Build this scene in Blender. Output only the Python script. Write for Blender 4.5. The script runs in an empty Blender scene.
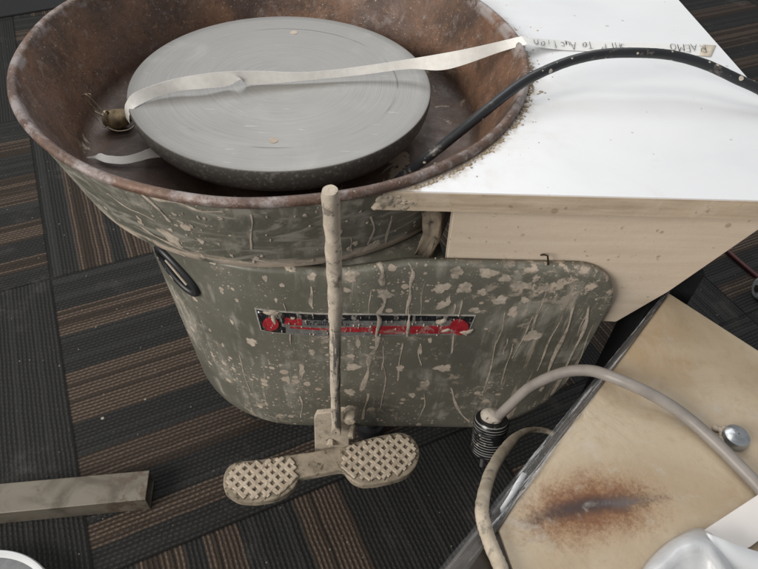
import bpy, bmesh, math, random
from mathutils import noise as mn0
from mathutils import Vector, Matrix
from mathutils.bvhtree import BVHTree
R = math.radians
S = bpy.context.scene
C = S.collection
random.seed(7)

# ------------------------------------------------------------------ camera
FPX = 622.83
CAM = Vector((0, 0, 0.82))
AX = (Vector((0.9982, 0.0433, 0.0406)).normalized(), Vector((-0.0593, 0.7284, 0.6825)).normalized(), Vector((0, 0.6837, -0.7297)).normalized())
cam = bpy.data.cameras.new('camera')
co = bpy.data.objects.new('camera', cam); C.objects.link(co)
z_ = -AX[2]; y_ = (AX[1] - AX[1].dot(z_) * z_).normalized(); x_ = y_.cross(z_)
co.matrix_world = Matrix(((x_.x, y_.x, z_.x, CAM.x), (x_.y, y_.y, z_.y, CAM.y), (x_.z, y_.z, z_.z, CAM.z), (0, 0, 0, 1)))
cam.sensor_width = 36; cam.lens = 36 * FPX / 758; cam.clip_start = 0.01; cam.clip_end = 200
cam.dof.use_dof = True; cam.dof.focus_distance = 0.6; cam.dof.aperture_fstop = 18
S.camera = co
# ------------------------------------------------------------------ light: ceiling lamp, window side beyond the wheel, added fill from the front
w = bpy.data.worlds.new("World"); S.world = w; w.use_nodes = True
w.node_tree.nodes['Background'].inputs[0].default_value = (0.95, 0.97, 1.0, 1)
w.node_tree.nodes['Background'].inputs[1].default_value = 0.34
def area(name, loc, tgt, sx, sy, power, col):
    l = bpy.data.lights.new(name, 'AREA'); l.shape = 'RECTANGLE'; l.size = sx; l.size_y = sy; l.energy = power; l.color = col
    o = bpy.data.objects.new(name, l); C.objects.link(o); o.location = loc
    o.rotation_euler = (Vector(tgt) - Vector(loc)).to_track_quat('-Z', 'Y').to_euler()
area('window_light', (-0.1, 2.5, 2.7), (0.0, 0.5, 0.3), 2.2, 1.4, 30, (0.96, 0.98, 1.0))
area('ceiling_light', (-0.5, 0.75, 2.7), (-0.1, 0.5, 0.3), 1.3, 0.9, 9, (1.0, 0.96, 0.9))
area('front_fill', (-2.2, -1.25, 1.75), (0.0, 0.45, 0.3), 1.6, 1.3, 82, (1.0, 0.955, 0.89))  # unseen fill added to brighten the faces towards the camera
S.view_settings.view_transform = 'Standard'; S.view_settings.look = 'None'
S.view_settings.exposure = 0.12; S.view_settings.gamma = 1.0

# ------------------------------------------------------------------ helpers
def ray(px, py):
    return (AX[0] * ((px - 379) / FPX) + AX[1] * ((284.5 - py) / FPX) + AX[2]).normalized()
def at(px, py, z):                      # point of the photograph on a level plane
    d = ray(px, py); return CAM + d * ((z - CAM.z) / d.z)
def aty(px, py, y):
    d = ray(px, py); return CAM + d * (y / d.y)
def link(name, bm, mat, parent=None, smooth=True, bevel=0):
    me = bpy.data.meshes.new(name)
    if bevel:
        es = [e for e in bm.edges if len(e.link_faces) == 2 and e.calc_face_angle(0) > 0.6]
        bmesh.ops.bevel(bm, geom=es, offset=bevel, segments=2, affect='EDGES', profile=0.5)
    bm.to_mesh(me); bm.free()
    o = bpy.data.objects.new(name, me); C.objects.link(o)
    if mat: me.materials.append(mat)
    if smooth:
        me.polygons.foreach_set('use_smooth', [True] * len(me.polygons))
        if smooth != 'all': me.set_sharp_from_angle(angle=R(35))
    if parent:
        o.parent = parent; o.matrix_parent_inverse = Matrix.Translation(-Vector(parent.location))
    return o
def tag(o, label, cat, group=None, kind=None):
    if label: o['label'] = label
    if cat: o['category'] = cat
    if group: o['group'] = group
    if kind: o['kind'] = kind
    return o
def thing(name, label, cat, loc=(0, 0, 0)):
    o = bpy.data.objects.new(name, None); C.objects.link(o); o.location = loc; o.empty_display_size = .05
    return tag(o, label, cat)
def poly_prism(bm, pts, z0, z1):        # vertical prism
    a = [bm.verts.new((p[0], p[1], z0)) for p in pts]; b = [bm.verts.new((p[0], p[1], z1)) for p in pts]
    n = len(pts); bm.faces.new(a[::-1]); bm.faces.new(b)
    for i in range(n): bm.faces.new((a[i], a[(i + 1) % n], b[(i + 1) % n], b[i]))
    bmesh.ops.recalc_face_normals(bm, faces=bm.faces[:])
def slab(bm, pts, off):                 # 3-D polygon given thickness vector
    off = Vector(off); a = [bm.verts.new(Vector(p)) for p in pts]; b = [bm.verts.new(Vector(p) + off) for p in pts]
    n = len(pts); f = [bm.faces.new(a[::-1]), bm.faces.new(b)]
    for i in range(n): f.append(bm.faces.new((a[i], a[(i + 1) % n], b[(i + 1) % n], b[i])))
    bmesh.ops.recalc_face_normals(bm, faces=f)
def lathe(bm, prof, c, n=128, closed=False):
    rings = []
    for r, z in prof:
        rings.append([bm.verts.new((c[0] + r * math.cos(2 * math.pi * k / n), c[1] + r * math.sin(2 * math.pi * k / n), z)) for k in range(n)] if r > 1e-6 else [bm.verts.new((c[0], c[1], z))])
    m = len(rings)
    for i in range(m if closed else m - 1):
        A, B = rings[i], rings[(i + 1) % m]
        for k in range(n):
            k2 = (k + 1) % n
            if len(A) == 1: bm.faces.new((A[0], B[k2], B[k]))
            elif len(B) == 1: bm.faces.new((A[k], A[k2], B[0]))
            else: bm.faces.new((A[k], A[k2], B[k2], B[k]))
    bmesh.ops.recalc_face_normals(bm, faces=bm.faces[:])
def crom(P, n=10):
    P = [Vector(p) for p in P]; Q = [P[0] * 2 - P[1]] + P + [P[-1] * 2 - P[-2]]; out = []
    for i in range(1, len(Q) - 2):
        for k in range(n):
            t = k / n; a, b, c, d = Q[i - 1:i + 3]
            out.append(0.5 * ((2 * b) + (-a + c) * t + (2 * a - 5 * b + 4 * c - d) * t * t + (-a + 3 * b - 3 * c + d) * t ** 3))
    out.append(P[-1]); return out
def tube(bm, P, r, n=12, jit=0.0, caps=True):
    m = len(P); rr = r if hasattr(r, '__len__') else [r] * m
    T = [(P[min(i + 1, m - 1)] - P[max(i - 1, 0)]).normalized() for i in range(m)]
    u = T[0].orthogonal().normalized(); rings = []
    for i in range(m):
        u = (u - u.dot(T[i]) * T[i]).normalized(); v = T[i].cross(u)
        rings.append([bm.verts.new(P[i] + (u * math.cos(2 * math.pi * k / n) + v * math.sin(2 * math.pi * k / n)) * rr[i] * (1 + random.uniform(-jit, jit))) for k in range(n)])
    for i in range(m - 1):
        for k in range(n): bm.faces.new((rings[i][k], rings[i][(k + 1) % n], rings[i + 1][(k + 1) % n], rings[i + 1][k]))
    if caps: bm.faces.new(rings[0][::-1]); bm.faces.new(rings[-1])
def ribbon(bm, A, B, th=0.0003):        # thin strip between two edges, with a real thickness
    rows = []
    for i, (a, b) in enumerate(zip(A, B)):
        t = (A[min(i + 1, len(A) - 1)] - A[max(i - 1, 0)]); nrm = t.cross(b - a).normalized() * th
        mid = (a + b) / 2
        rows.append([bm.verts.new(q) for q in (a, mid, b, b + nrm, mid + nrm, a + nrm)])
    for i in range(len(rows) - 1):
        for k in range(6): bm.faces.new((rows[i][k], rows[i][(k + 1) % 6], rows[i + 1][(k + 1) % 6], rows[i + 1][k]))
    for rw in (rows[0], rows[-1]):
        bm.faces.new((rw[0], rw[1], rw[4], rw[5])); bm.faces.new((rw[1], rw[2], rw[3], rw[4]))
    bmesh.ops.recalc_face_normals(bm, faces=bm.faces[:])

# ------------------------------------------------------------------ node shorthand
class M:
    def __init__(s, name):
        s.m = bpy.data.materials.new(name); s.m.use_nodes = True; s.nt = s.m.node_tree; s.bsdf = s.nt.nodes['Principled BSDF']
        s.geo = s.nt.nodes.new('ShaderNodeNewGeometry').outputs['Position']
    def n(s, t, **k):
        nd = s.nt.nodes.new(t)
        for a, b in k.items(): setattr(nd, a, b)
        return nd
    def put(s, sock, v):
        if isinstance(v, bpy.types.NodeSocket): s.nt.links.new(v, sock)
        elif isinstance(v, (tuple, list)) and len(v) == 3 and sock.type == 'RGBA': sock.default_value = (*v, 1)
        else: sock.default_value = v
    def op(s, o, a, b=0.0, c=0.0):
        nd = s.n('ShaderNodeMath', operation=o)
        for i, v in enumerate((a, b, c)): s.put(nd.inputs[i], v)
        return nd.outputs[0]
    def add(s, a, b): return s.op('ADD', a, b)
    def sub(s, a, b): return s.op('SUBTRACT', a, b)
    def mul(s, a, b): return s.op('MULTIPLY', a, b)
    def mx(s, a, b): return s.op('MAXIMUM', a, b)
    def mn(s, a, b): return s.op('MINIMUM', a, b)
    def step(s, v, a, b, lo=0.0, hi=1.0):
        nd = s.n('ShaderNodeMapRange', interpolation_type='SMOOTHSTEP')
        for i, q in enumerate((v, a, b, lo, hi)): s.put(nd.inputs[i], q)
        return nd.outputs[0]
    def map(s, scale=(1, 1, 1), rot=(0, 0, 0), loc=(0, 0, 0), vec=None):
        nd = s.n('ShaderNodeMapping', vector_type='POINT'); s.put(nd.inputs[0], vec or s.geo)
        nd.inputs['Scale'].default_value = scale; nd.inputs['Rotation'].default_value = rot; nd.inputs['Location'].default_value = loc
        return nd.outputs[0]
    def noise(s, sc, det=4, rough=.55, vec=None, dist=0):
        nd = s.n('ShaderNodeTexNoise'); s.put(nd.inputs['Vector'], vec or s.geo)
        nd.inputs['Scale'].default_value = sc; nd.inputs['Detail'].default_value = det; nd.inputs['Roughness'].default_value = rough; nd.inputs['Distortion'].default_value = dist
        return nd.outputs[0]
    def vor(s, sc, vec=None, rnd=1):
        nd = s.n('ShaderNodeTexVoronoi'); s.put(nd.inputs['Vector'], vec or s.geo); nd.inputs['Scale'].default_value = sc; nd.inputs['Randomness'].default_value = rnd
        return nd.outputs['Distance'], nd.outputs['Color']
    def xyz(s, v=None):
        nd = s.n('ShaderNodeSeparateXYZ'); s.put(nd.inputs[0], v or s.geo); return nd.outputs
    def mix(s, f, a, b):
        nd = s.n('ShaderNodeMix', data_type='RGBA'); s.put(nd.inputs[0], f); s.put(nd.inputs[6], a); s.put(nd.inputs[7], b); return nd.outputs[2]
    def bump(s, h, st=.3, d=.001, nrm=None):
        nd = s.n('ShaderNodeBump'); nd.inputs['Strength'].default_value = st; nd.inputs['Distance'].default_value = d; s.put(nd.inputs['Height'], h)
        if nrm: s.put(nd.inputs['Normal'], nrm)
        return nd.outputs[0]
    def out(s, col=None, rough=None, metal=None, normal=None, spec=None):
        if col is not None: s.put(s.bsdf.inputs['Base Color'], col)
        if rough is not None: s.put(s.bsdf.inputs['Roughness'], rough)
        if metal is not None: s.put(s.bsdf.inputs['Metallic'], metal)
        if normal is not None: s.put(s.bsdf.inputs['Normal'], normal)
        if spec is not None: s.put(s.bsdf.inputs['Specular IOR Level'], spec)
        return s.m
CX, CY = -0.111, 0.583
CLAY = (.47, .385, .30)

def simple(name, col, rough=.6, metal=0, sc=60, var=.25, bump=.2, bd=.0006, spec=.5):
    m = M(name); nz = m.noise(sc); c = m.mix(m.step(nz, .3, .7), tuple(q * (1 - var) for q in col), tuple(min(1, q * (1 + var * .6)) for q in col))
    return m.out(c, rough, metal, m.bump(m.noise(sc * 4), bump, bd), spec)

def mat_green(name, heavy=0.0, band=False):
    m = M(name); x, y, z = m.xyz()
    base = m.mix(m.step(m.noise(9, 5), .3, .7), (.118, .114, .092), (.180, .174, .142))
    base = m.mix(m.mul(m.step(m.noise(120, 3), .5, .8), .4), base, (.21, .21, .17))
    # chalky wash: long vertical runs and cloudy film of dried slip
    runs = m.noise(1, 5, .6, m.map((75, 75, 6)))
    film = m.noise(14, 6, .62, dist=1.2)
    wash = m.mul(m.step(m.add(runs, m.mul(m.sub(film, .5), 1.3)), .50, .78), .75)
    if band: wash = m.mx(wash, m.mul(m.step(m.noise(1, 6, .65, m.map((11, 11, 34)), dist=2.5), .48, .62), .75))
    base = m.mix(wash, base, (.33, .31, .265))
    dens = m.step(m.noise(9, 3), .36, .60)
    def spots(sc, t, vec=None):
        d, c = m.vor(sc, vec); r = m.xyz(c)[0]
        rad = m.mul(m.op('POWER', r, 2.6), t); wob = m.mul(m.sub(m.noise(sc * 3, 2), .5), t * .5)
        return m.step(m.sub(m.add(d, wob), m.mul(rad, dens)), .0, .03, 1, 0)
    sp = m.mx(spots(85, .42), spots(230, .42)); sp = m.mx(sp, m.mul(spots(420, .38), .8))
    th = m.add(m.noise(22, 5, .6, dist=.8), 0.0)
    patch = m.step(th, .69 - heavy * .1, .73 - heavy * .1)
    if band:
        zz = m.add(z, m.mul(m.sub(m.noise(16, 4, .6), .5), .030))
        edge = m.mul(m.step(zz, .445, .452, 1, 0), m.step(m.noise(16, 4), .36, .46))
        patch = m.mx(m.mul(patch, .9), edge)
    else:
        xx = m.add(x, m.mul(m.sub(m.noise(35, 3), .5), .08))
        tr = m.mul(m.step(xx, .06, .15), m.step(m.add(z, m.mul(m.sub(m.noise(40, 3), .5), .06)), .385, .435))
        patch = m.mx(patch, m.mul(tr, m.step(m.noise(60, 5, .7), .50, .58)))
        sx = m.mul(m.step(xx, .10, .17), m.step(m.noise(1, 4, .6, m.map((120, 120, 9), rot=(0, .38, 0))), .56, .66)); patch = m.mx(patch, m.mul(sx, .6)); ck = m.mul(m.step(m.noise(5.5, 2), .48, .6), m.step(m.noise(45, 6, .72, dist=.6), .56, .66)); patch = m.mx(patch, m.mul(ck, .7)); vr = m.mul(m.step(m.noise(1, 4, .6, m.map((150, 150, 11))), .63, .72), m.step(m.noise(1, 2, .5, m.map((30, 30, 8))), .45, .6)); patch = m.mx(patch, m.mul(vr, .5))
    mask = m.mn(m.mx(sp, patch), 1.0)
    clay = m.mix(m.step(m.noise(60), .3, .7), (.40, .335, .265), (.52, .43, .345))
    col = m.mix(mask, base, clay)
    scr = m.mul(m.step(m.noise(1, 3, .5, m.map((400, 400, 30))), .68, .74), .35); col = m.mix(scr, col, (.36, .36, .33))
    rg = m.add(m.mul(mask, .45), m.add(.36, m.mul(wash, .5)))
    nr = m.bump(m.add(mask, m.mul(m.noise(90, 4), .35)), .5, .0006)
    return m.out(col, rg, 0, nr)
green = mat_green('green_paint'); green_pan = mat_green('green_pan_paint', .35, True)

def mat_clay(name, a=(.36, .31, .24), b=(.52, .44, .35), dark=(.16, .15, .125), dk=.5):
    m = M(name); c = m.mix(m.step(m.noise(70, 5), .3, .7), a, b)
    c = m.mix(m.mul(m.step(m.noise(110, 4, .65), .56, .66), dk), c, dark)
    return m.out(c, .9, 0, m.bump(m.noise(260, 5, .7), .6, .0012), .25)
clay = mat_clay('dried_clay'); clay_splat = mat_clay('splashed_clay', (.42, .36, .29), (.53, .45, .365), (.33, .29, .23), .4)

def mat_rust():
    m = M('rusty_pan_metal')
    c = m.mix(m.step(m.noise(12, 6, .6, dist=.5), .35, .65), (.066, .042, .032), (.21, .115, .070))
    c = m.mix(m.mul(m.step(m.noise(5, 4, .6), .42, .62), .6), c, (.125, .085, .075))
    c = m.mix(m.mul(m.step(m.noise(38, 6, .7, dist=1.0), .55, .70), .6), c, (.28, .25, .235))
    c = m.mix(m.mul(m.step(m.noise(26, 6, .75), .60, .74), .55), c, (.25, .125, .06))
    gr = m.noise(95, 6, .8); c = m.mix(m.mul(m.step(gr, .48, .68), .6), c, (.06, .038, .03)); c = m.mix(m.mul(m.step(m.noise(130, 5, .75, dist=.8), .56, .70), .55), c, (.36, .215, .13)); sv = m.noise(1, 5, .7, m.map((55, 55, 9))); c = m.mix(m.mul(m.step(sv, .60, .74), .35), c, (.24, .21, .20)); c = m.mix(m.step(m.noise(420, 2), .66, .74), c, (.40, .35, .30))
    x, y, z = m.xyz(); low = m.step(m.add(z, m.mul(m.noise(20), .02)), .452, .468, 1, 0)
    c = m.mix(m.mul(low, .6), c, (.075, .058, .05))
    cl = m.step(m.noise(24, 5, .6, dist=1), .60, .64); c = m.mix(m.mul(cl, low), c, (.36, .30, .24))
    lipd = m.step(z, .524, .529); c = m.mix(m.mul(lipd, m.mul(m.step(m.noise(24, 6, .75), .45, .62), .85)), c, (.36, .32, .31))
    return m.out(c, m.step(m.noise(30, 6, .7), .35, .65, .30, .66), .15, m.bump(m.add(m.noise(160, 6, .75), m.mul(m.noise(14, 3), .5)), .7, .0014))
rust = mat_rust()

def mat_head():
    m = M('scratched_aluminium')
    v = m.n('ShaderNodeVectorMath', operation='SUBTRACT'); m.put(v.inputs[0], m.geo); v.inputs[1].default_value = (CX, CY, 0)
    x, y, z = m.xyz(v.outputs[0]); r = m.op('SQRT', m.add(m.mul(x, x), m.mul(y, y)))
    comb = m.n('ShaderNodeCombineXYZ'); m.put(comb.inputs[0], r); rings = m.noise(1, 3, .6, m.map((900, 1, 1), vec=comb.outputs[0]))
    comb2 = m.n('ShaderNodeCombineXYZ'); m.put(comb2.inputs[0], m.mul(r, 260)); m.put(comb2.inputs[1], m.mul(m.op('ARCTAN2', y, x), 1.6)); arcs = m.noise(1, 4, .7, comb2.outputs[0])
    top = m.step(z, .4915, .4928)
    c = m.mix(m.step(rings, .3, .7), (.275, .268, .255), (.345, .338, .325))
    c = m.mix(m.mul(m.step(arcs, .64, .78), .35), c, (.22, .22, .21))
    c = m.mix(m.mul(m.step(m.noise(7, 5, .6, dist=1.5), .52, .7), .5), c, (.41, .405, .395)); pol = m.noise(1, 4, .7, m.map((1, 1, 1), vec=comb2.outputs[0]), dist=.3); c = m.mix(m.mul(m.step(pol, .45, .62), .16), c, (.20, .195, .18)); fine = m.noise(1, 3, .7, m.map((6, .35, 1), vec=comb2.outputs[0])); c = m.mix(m.mul(m.step(fine, .5, .7), .22), c, (.47, .465, .45))
    c = m.mix(m.mul(m.step(m.noise(3.2, 3), .5, .62), .35), c, (.33, .325, .30))
    g = m.mul(m.step(m.op('ABSOLUTE', m.sub(r, .118)), .0003, .0011, 1, 0), m.step(m.noise(11, 2), .45, .55)); c = m.mix(m.mul(g, .7), c, (.12, .12, .11))
    d, cc = m.vor(90); sc = m.step(m.noise(1, 2, .5, m.map((30, 500, 1), rot=(0, 0, .5))), .72, .76); c = m.mix(m.mul(sc, .5), c, (.6, .61, .6))
    spk, q = m.vor(700); spk = m.mul(m.step(spk, .08, .16, 1, 0), m.step(m.noise(60), .52, .6)); c = m.mix(m.mul(spk, .7), c, (.12, .11, .10))
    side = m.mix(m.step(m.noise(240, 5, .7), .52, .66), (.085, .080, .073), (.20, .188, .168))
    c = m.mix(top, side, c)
    h = m.add(m.mul(rings, .5), m.mul(m.noise(300, 3), .5))
    return m.out(c, m.step(m.noise(9, 4), .3, .7, .44, .56), m.mul(top, .55), m.bump(h, .25, .0004))
alu = mat_head()

def mat_laminate():
    m = M('white_laminate')
    v = m.n('ShaderNodeVectorMath', operation='SUBTRACT'); m.put(v.inputs[0], m.geo); v.inputs[1].default_value = (CX, CY, 0)
    x, y, z = m.xyz(v.outputs[0]); r = m.op('SQRT', m.add(m.mul(x, x), m.mul(y, y)))
    c = m.mix(m.step(m.noise(4, 3), .3, .7), (.78, .79, .81), (.83, .84, .85))
    near = m.step(m.add(r, m.mul(m.sub(m.noise(90, 5, .7), .5), .034)), .241, .2555, 1, 0)
    c = m.mix(m.mul(near, .92), c, (.42, .35, .27))
    haze = m.mul(m.step(r, .24, .32, 1, 0), m.step(m.noise(34, 5, .7), .42, .68)); c = m.mix(m.mul(haze, .22), c, (.55, .48, .38))
    d, q = m.vor(95); rr = m.mul(m.op('POWER', m.xyz(q)[0], 9.0), .2); sp = m.step(m.sub(d, rr), 0, .015, 1, 0); c = m.mix(m.mul(sp, .55), c, (.42, .38, .32))
    sm = m.step(m.noise(11, 5, .6, dist=1), .60, .70); c = m.mix(m.mul(sm, .16), c, (.6, .56, .5)); sr = m.step(m.noise(1, 3, .6, m.map((7, 420, 1), rot=(0, 0, .6))), .70, .76); c = m.mix(m.mul(m.mul(sr, m.step(m.noise(9), .5, .6)), .25), c, (.5, .48, .46)); fs = m.noise(5, 6, .7, dist=1); c = m.mix(m.mul(m.step(fs, .48, .7), .10), c, (.5, .52, .56))
    return m.out(c, m.step(m.noise(18, 3), .3, .7, .30, .42), 0, m.bump(m.noise(500, 2), .06, .0003))
def mat_ply(name, a, b, edge=False):
    m = M(name)
    g = m.noise(1, 5, .6, m.map((6, 0, 90) if not edge else (14, 0, 160)))
    c = m.mix(m.step(g, .3, .7), a, b)
    c = m.mix(m.mul(m.step(m.noise(13, 5, .6, dist=1), .5, .68), .5), c, (.63, .54, .44))
    d, q = m.vor(60); rr = m.mul(m.op('POWER', m.xyz(q)[0], 6.0), .3); c = m.mix(m.mul(m.step(m.sub(d, rr), 0, .06, 1, 0), .5), c, (.22, .16, .11))
    c = m.mix(m.mul(m.step(m.noise(170, 3), .66, .72), .5), c, (.20, .15, .10))
    return m.out(c, .72, 0, m.bump(m.noise(170, 5, .7), .4, .0008), .3)
white = mat_laminate()
ply = mat_ply('clay_stained_panel', (.59, .485, .375), (.67, .565, .45)); ply_edge = mat_ply('plywood_edge', (.40, .315, .225), (.57, .465, .35), True)

def mat_carpet():
    m = M('striped_carpet_tiles'); s_ = .9064; T = .61 * s_; yaw = .475
    mp = m.map((1 / T,) * 3, vec=None)
    # rotate into tile space by hand
    x, y, z = m.xyz(); x = m.sub(x, -.6398 * s_); y = m.sub(y, .8112 * s_); c_, s2 = math.cos(yaw), math.sin(yaw)
    u = m.mul(m.add(m.mul(x, c_), m.mul(y, s2)), 1 / T); v = m.mul(m.sub(m.mul(y, c_), m.mul(x, s2)), 1 / T)
    iu, iv = m.op('FLOOR', u), m.op('FLOOR', v); fu, fv = m.sub(u, iu), m.sub(v, iv)
    par = m.op('ABSOLUTE', m.op('MODULO', m.add(m.add(iu, iv), 200), 2.0))        # 1 = stripes run across
    def sel(a, b): return m.add(m.mul(par, a), m.mul(m.sub(1.0, par), b))
    p = sel(m.sub(1.0, fv), fu); q = sel(fu, fv)                                   # across / along the ribs
    flip = m.step(m.op('FRACT', m.mul(m.add(m.mul(iu, 3.7), m.mul(iv, 1.9)), .37)), .49, .51)
    wb = m.add(m.mul(m.sub(m.noise(700, 2), .5), .008), m.mul(m.sub(m.noise(25, 2), .5), .006)); p2 = m.add(p, wb); q = m.add(q, m.mul(m.sub(m.noise(60, 2), .5), .01))
    def band(a, b): return m.mul(m.step(p2, a - .003, a + .003), m.step(p2, b - .003, b + .003, 1, 0))
    br = m.add(m.add(band(.152, .258), band(.40, .576)), m.add(band(.68, .78), band(.87, .93)))
    vt = m.add(m.add(band(.090, .195), band(.24, .32)), band(.46, .58))
    brown = m.mn(m.add(m.mul(par, br), m.mul(m.sub(1.0, par), vt)), 1.0)
    ribs = 92.0
    rib = m.op('SINE', m.mul(p2, ribs * 2 * math.pi)); rib = m.add(m.mul(rib, .5), .5)
    idx = m.op('FLOOR', m.mul(p2, ribs))
    hsh = m.op('FRACT', m.mul(m.op('SINE', m.add(m.mul(idx, 12.99), m.mul(iu, 3.1))), 437.58))
    kn = m.op('SINE', m.add(m.mul(q, 70 * 2 * math.pi), m.mul(idx, 2.4))); kn = m.add(m.mul(kn, .5), .5)
    nz = m.noise(500, 3, .7); nb = m.noise(3, 4)
    dark = m.mix(m.mul(rib, m.add(m.mul(kn, .6), .4)), (.013, .0133, .0135), (.050, .051, .050))
    dark = m.mix(m.mul(m.step(hsh, .55, .9), .35), dark, (.065, .066, .064))
    bl = m.mix(m.step(hsh, .35, .65), (.062, .046, .036), (.205, .150, .114)); bl = m.mix(m.mul(rib, m.add(m.mul(kn, .5), .5)), (.030, .022, .017), bl)
    c = m.mix(brown, dark, bl)
    c = m.mix(m.step(nz, .3, .75, .0, .5), c, m.mix(.6, c, (.075, .07, .065)))
    seam = m.mn(m.mn(fu, m.sub(1.0, fu)), m.mn(fv, m.sub(1.0, fv))); c = m.mix(m.step(seam, .001, .005, .7, 0), c, (.006, .006, .006))
    d, k = m.vor(38); rr = m.mul(m.op('POWER', m.xyz(k)[0], 14.0), .10); c = m.mix(m.step(m.sub(d, rr), 0, .012, 1, 0), c, (.42, .38, .33))
    d3, k3 = m.vor(140); c = m.mix(m.mul(m.step(m.sub(d3, m.mul(m.op('POWER', m.xyz(k3)[0], 16.0), .16)), 0, .03, 1, 0), .7), c, (.38, .34, .29)); fib = m.mul(m.step(m.noise(1, 4, .8, m.map((900, 300, 1), rot=(0, 0, .7)), dist=1), .66, .74), .35); c = m.mix(fib, c, (.16, .15, .14)); lint = m.mul(m.step(m.noise(9, 5, .7), .55, .75), .16); c = m.mix(lint, c, (.3, .27, .24))
    h = m.add(m.mul(rib, m.add(m.mul(kn, .6), .4)), m.mul(nz, .5))
    return m.out(c, .95, 0, m.bump(h, .9, .0025), .15)
carpet = mat_carpet()

BOXA, BOXB = at(503, 523, .4), at(668, 492, .4)
def mat_tan():
    m = M('aged_tan_metal')
    c = m.mix(m.step(m.noise(9, 5, .6, dist=.6), .3, .7), (.42, .325, .215), (.53, .44, .32))
    c = m.mix(m.mul(m.step(m.noise(5.5, 4, .6, dist=1.6), .5, .66), .7), c, (.58, .53, .46))
    c = m.mix(m.mul(m.step(m.noise(70, 5, .7), .5, .7), .35), c, (.38, .27, .16))
    c = m.mix(m.mul(m.step(m.noise(8, 3), .6, .7), .5), c, (.44, .30, .16))
    mid = (BOXA + BOXB) / 2; ax = (BOXB - BOXA); L = ax.length / 2; a = math.atan2(ax.y, ax.x)
    x, y, z = m.xyz(); x = m.sub(x, mid.x); y = m.sub(y, mid.y)
    bend = m.mul(m.sub(m.noise(14, 3), .5), .01)
    u = m.mul(m.add(m.mul(x, math.cos(a)), m.mul(y, math.sin(a))), 1 / L)
    v0 = m.add(m.sub(m.mul(y, math.cos(a)), m.mul(x, math.sin(a))), m.add(bend, m.mul(m.mul(u, u), .006)))
    def ell(wd, lu): 
        vv = m.mul(v0, 1 / wd); uu = m.mul(u, lu); return m.op('SQRT', m.add(m.mul(uu, uu), m.mul(vv, vv)))
    sp = m.sub(m.noise(420, 5, .8), .5); sb = m.sub(m.noise(60, 4, .7), .5)
    e1 = m.add(ell(.027, 1.0), m.add(m.mul(sp, 1.5), m.mul(sb, .9))); e2 = m.add(ell(.0085, 1.0), m.add(m.mul(sp, .8), m.mul(sb, .7)))
    c = m.mix(m.mul(m.step(ell(.031, .97), .2, 1.2, 1, 0), .5), c, (.36, .18, .06))
    c = m.mix(m.mul(m.step(e1, .2, 1.1, 1, 0), .9), c, (.17, .065, .028))
    c = m.mix(m.mul(m.step(e2, .1, 1.2, 1, 0), .85), c, (.045, .035, .036))
    cen = m.add(m.op('ABSOLUTE', m.sub(u, .40)), m.mul(m.op('ABSOLUTE', v0), 70)); c = m.mix(m.mul(m.step(m.add(cen, m.mul(sp, 1.6)), .0, .5, 1, 0), .5), c, (.17, .16, .165))
    sheen = m.step(m.noise(16, 5, .65, dist=2.2), .56, .70); c = m.mix(m.mul(sheen, .45), c, (.52, .49, .44))  # whitish sheen of the plate painted into its colour as pale patches
    return m.out(c, m.step(m.noise(7, 5, .6, dist=1.2), .35, .65, .24, .5), .12, m.bump(m.add(m.noise(60, 5, .65), m.mul(m.noise(14, 4, .6, dist=2), 3.0)), .35, .0009))
tan = mat_tan()

def mat_splat(name, lo, hi, film_):
    m = M(name); at_ = m.n('ShaderNodeAttribute', attribute_name='edge'); e = at_.outputs['Fac']
    nn = m.add(m.mul(m.sub(m.noise(330, 4, .7), .5), .9), m.mul(m.sub(m.noise(90, 3), .5), .6))
    k = m.add(e, nn); c = m.mix(m.step(m.noise(150, 4, .7), .35, .65), lo, hi)
    c = m.mix(m.mul(m.step(m.noise(45, 4), .5, .62), .45), c, film_)
    al = m.mul(m.add(m.mul(m.step(k, .18, .34), .5), m.mul(m.step(k, .38, .66), .5)), m.step(m.noise(38, 5, .7), .30, .50, .45, 1.0))
    m.put(m.bsdf.inputs['Alpha'], al)
    return m.out(c, .9, 0, m.bump(m.add(k, m.mul(m.noise(500, 4, .7), .5)), .5, .0008), .2)
slip = mat_splat('splashed_slip', (.43, .365, .295), (.56, .485, .40), (.27, .25, .21))
black_rubber = simple('black_rubber', (.018, .019, .021), .42, 0, 50, .5, .2)
def mat_cord():
    m = M('dusty_black_cable'); x, y, z = m.xyz()
    c = m.mix(m.mul(m.step(m.noise(70, 5, .7), .56, .72), .55), (.014, .015, .017), (.25, .22, .19))
    d, q = m.vor(150); c = m.mix(m.step(m.sub(d, m.mul(m.op('POWER', m.xyz(q)[0], 5.0), .35)), 0, .04, 1, 0), c, (.45, .40, .34))
    return m.out(c, .4, 0, m.bump(m.noise(200, 3), .2, .0005))
black_cord = mat_cord()
grey_cable = simple('grey_cable_jacket', (.25, .225, .205), .42, 0, 35, .22, .15)
clay_cord = mat_clay('clay_coated_cord', (.34, .29, .22), (.50, .43, .34), (.14, .13, .11), .6)
tape_m = simple('paper_tape', (.80, .78, .74), .8, 0, 160, .06, .3, .0003)
tape_w = simple('paper_tape_end', (.78, .775, .755), .7, 0, 160, .03, .2, .0002)
ink = simple('black_ink', (.03, .03, .04), .7, 0, 300, .5)
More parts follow.
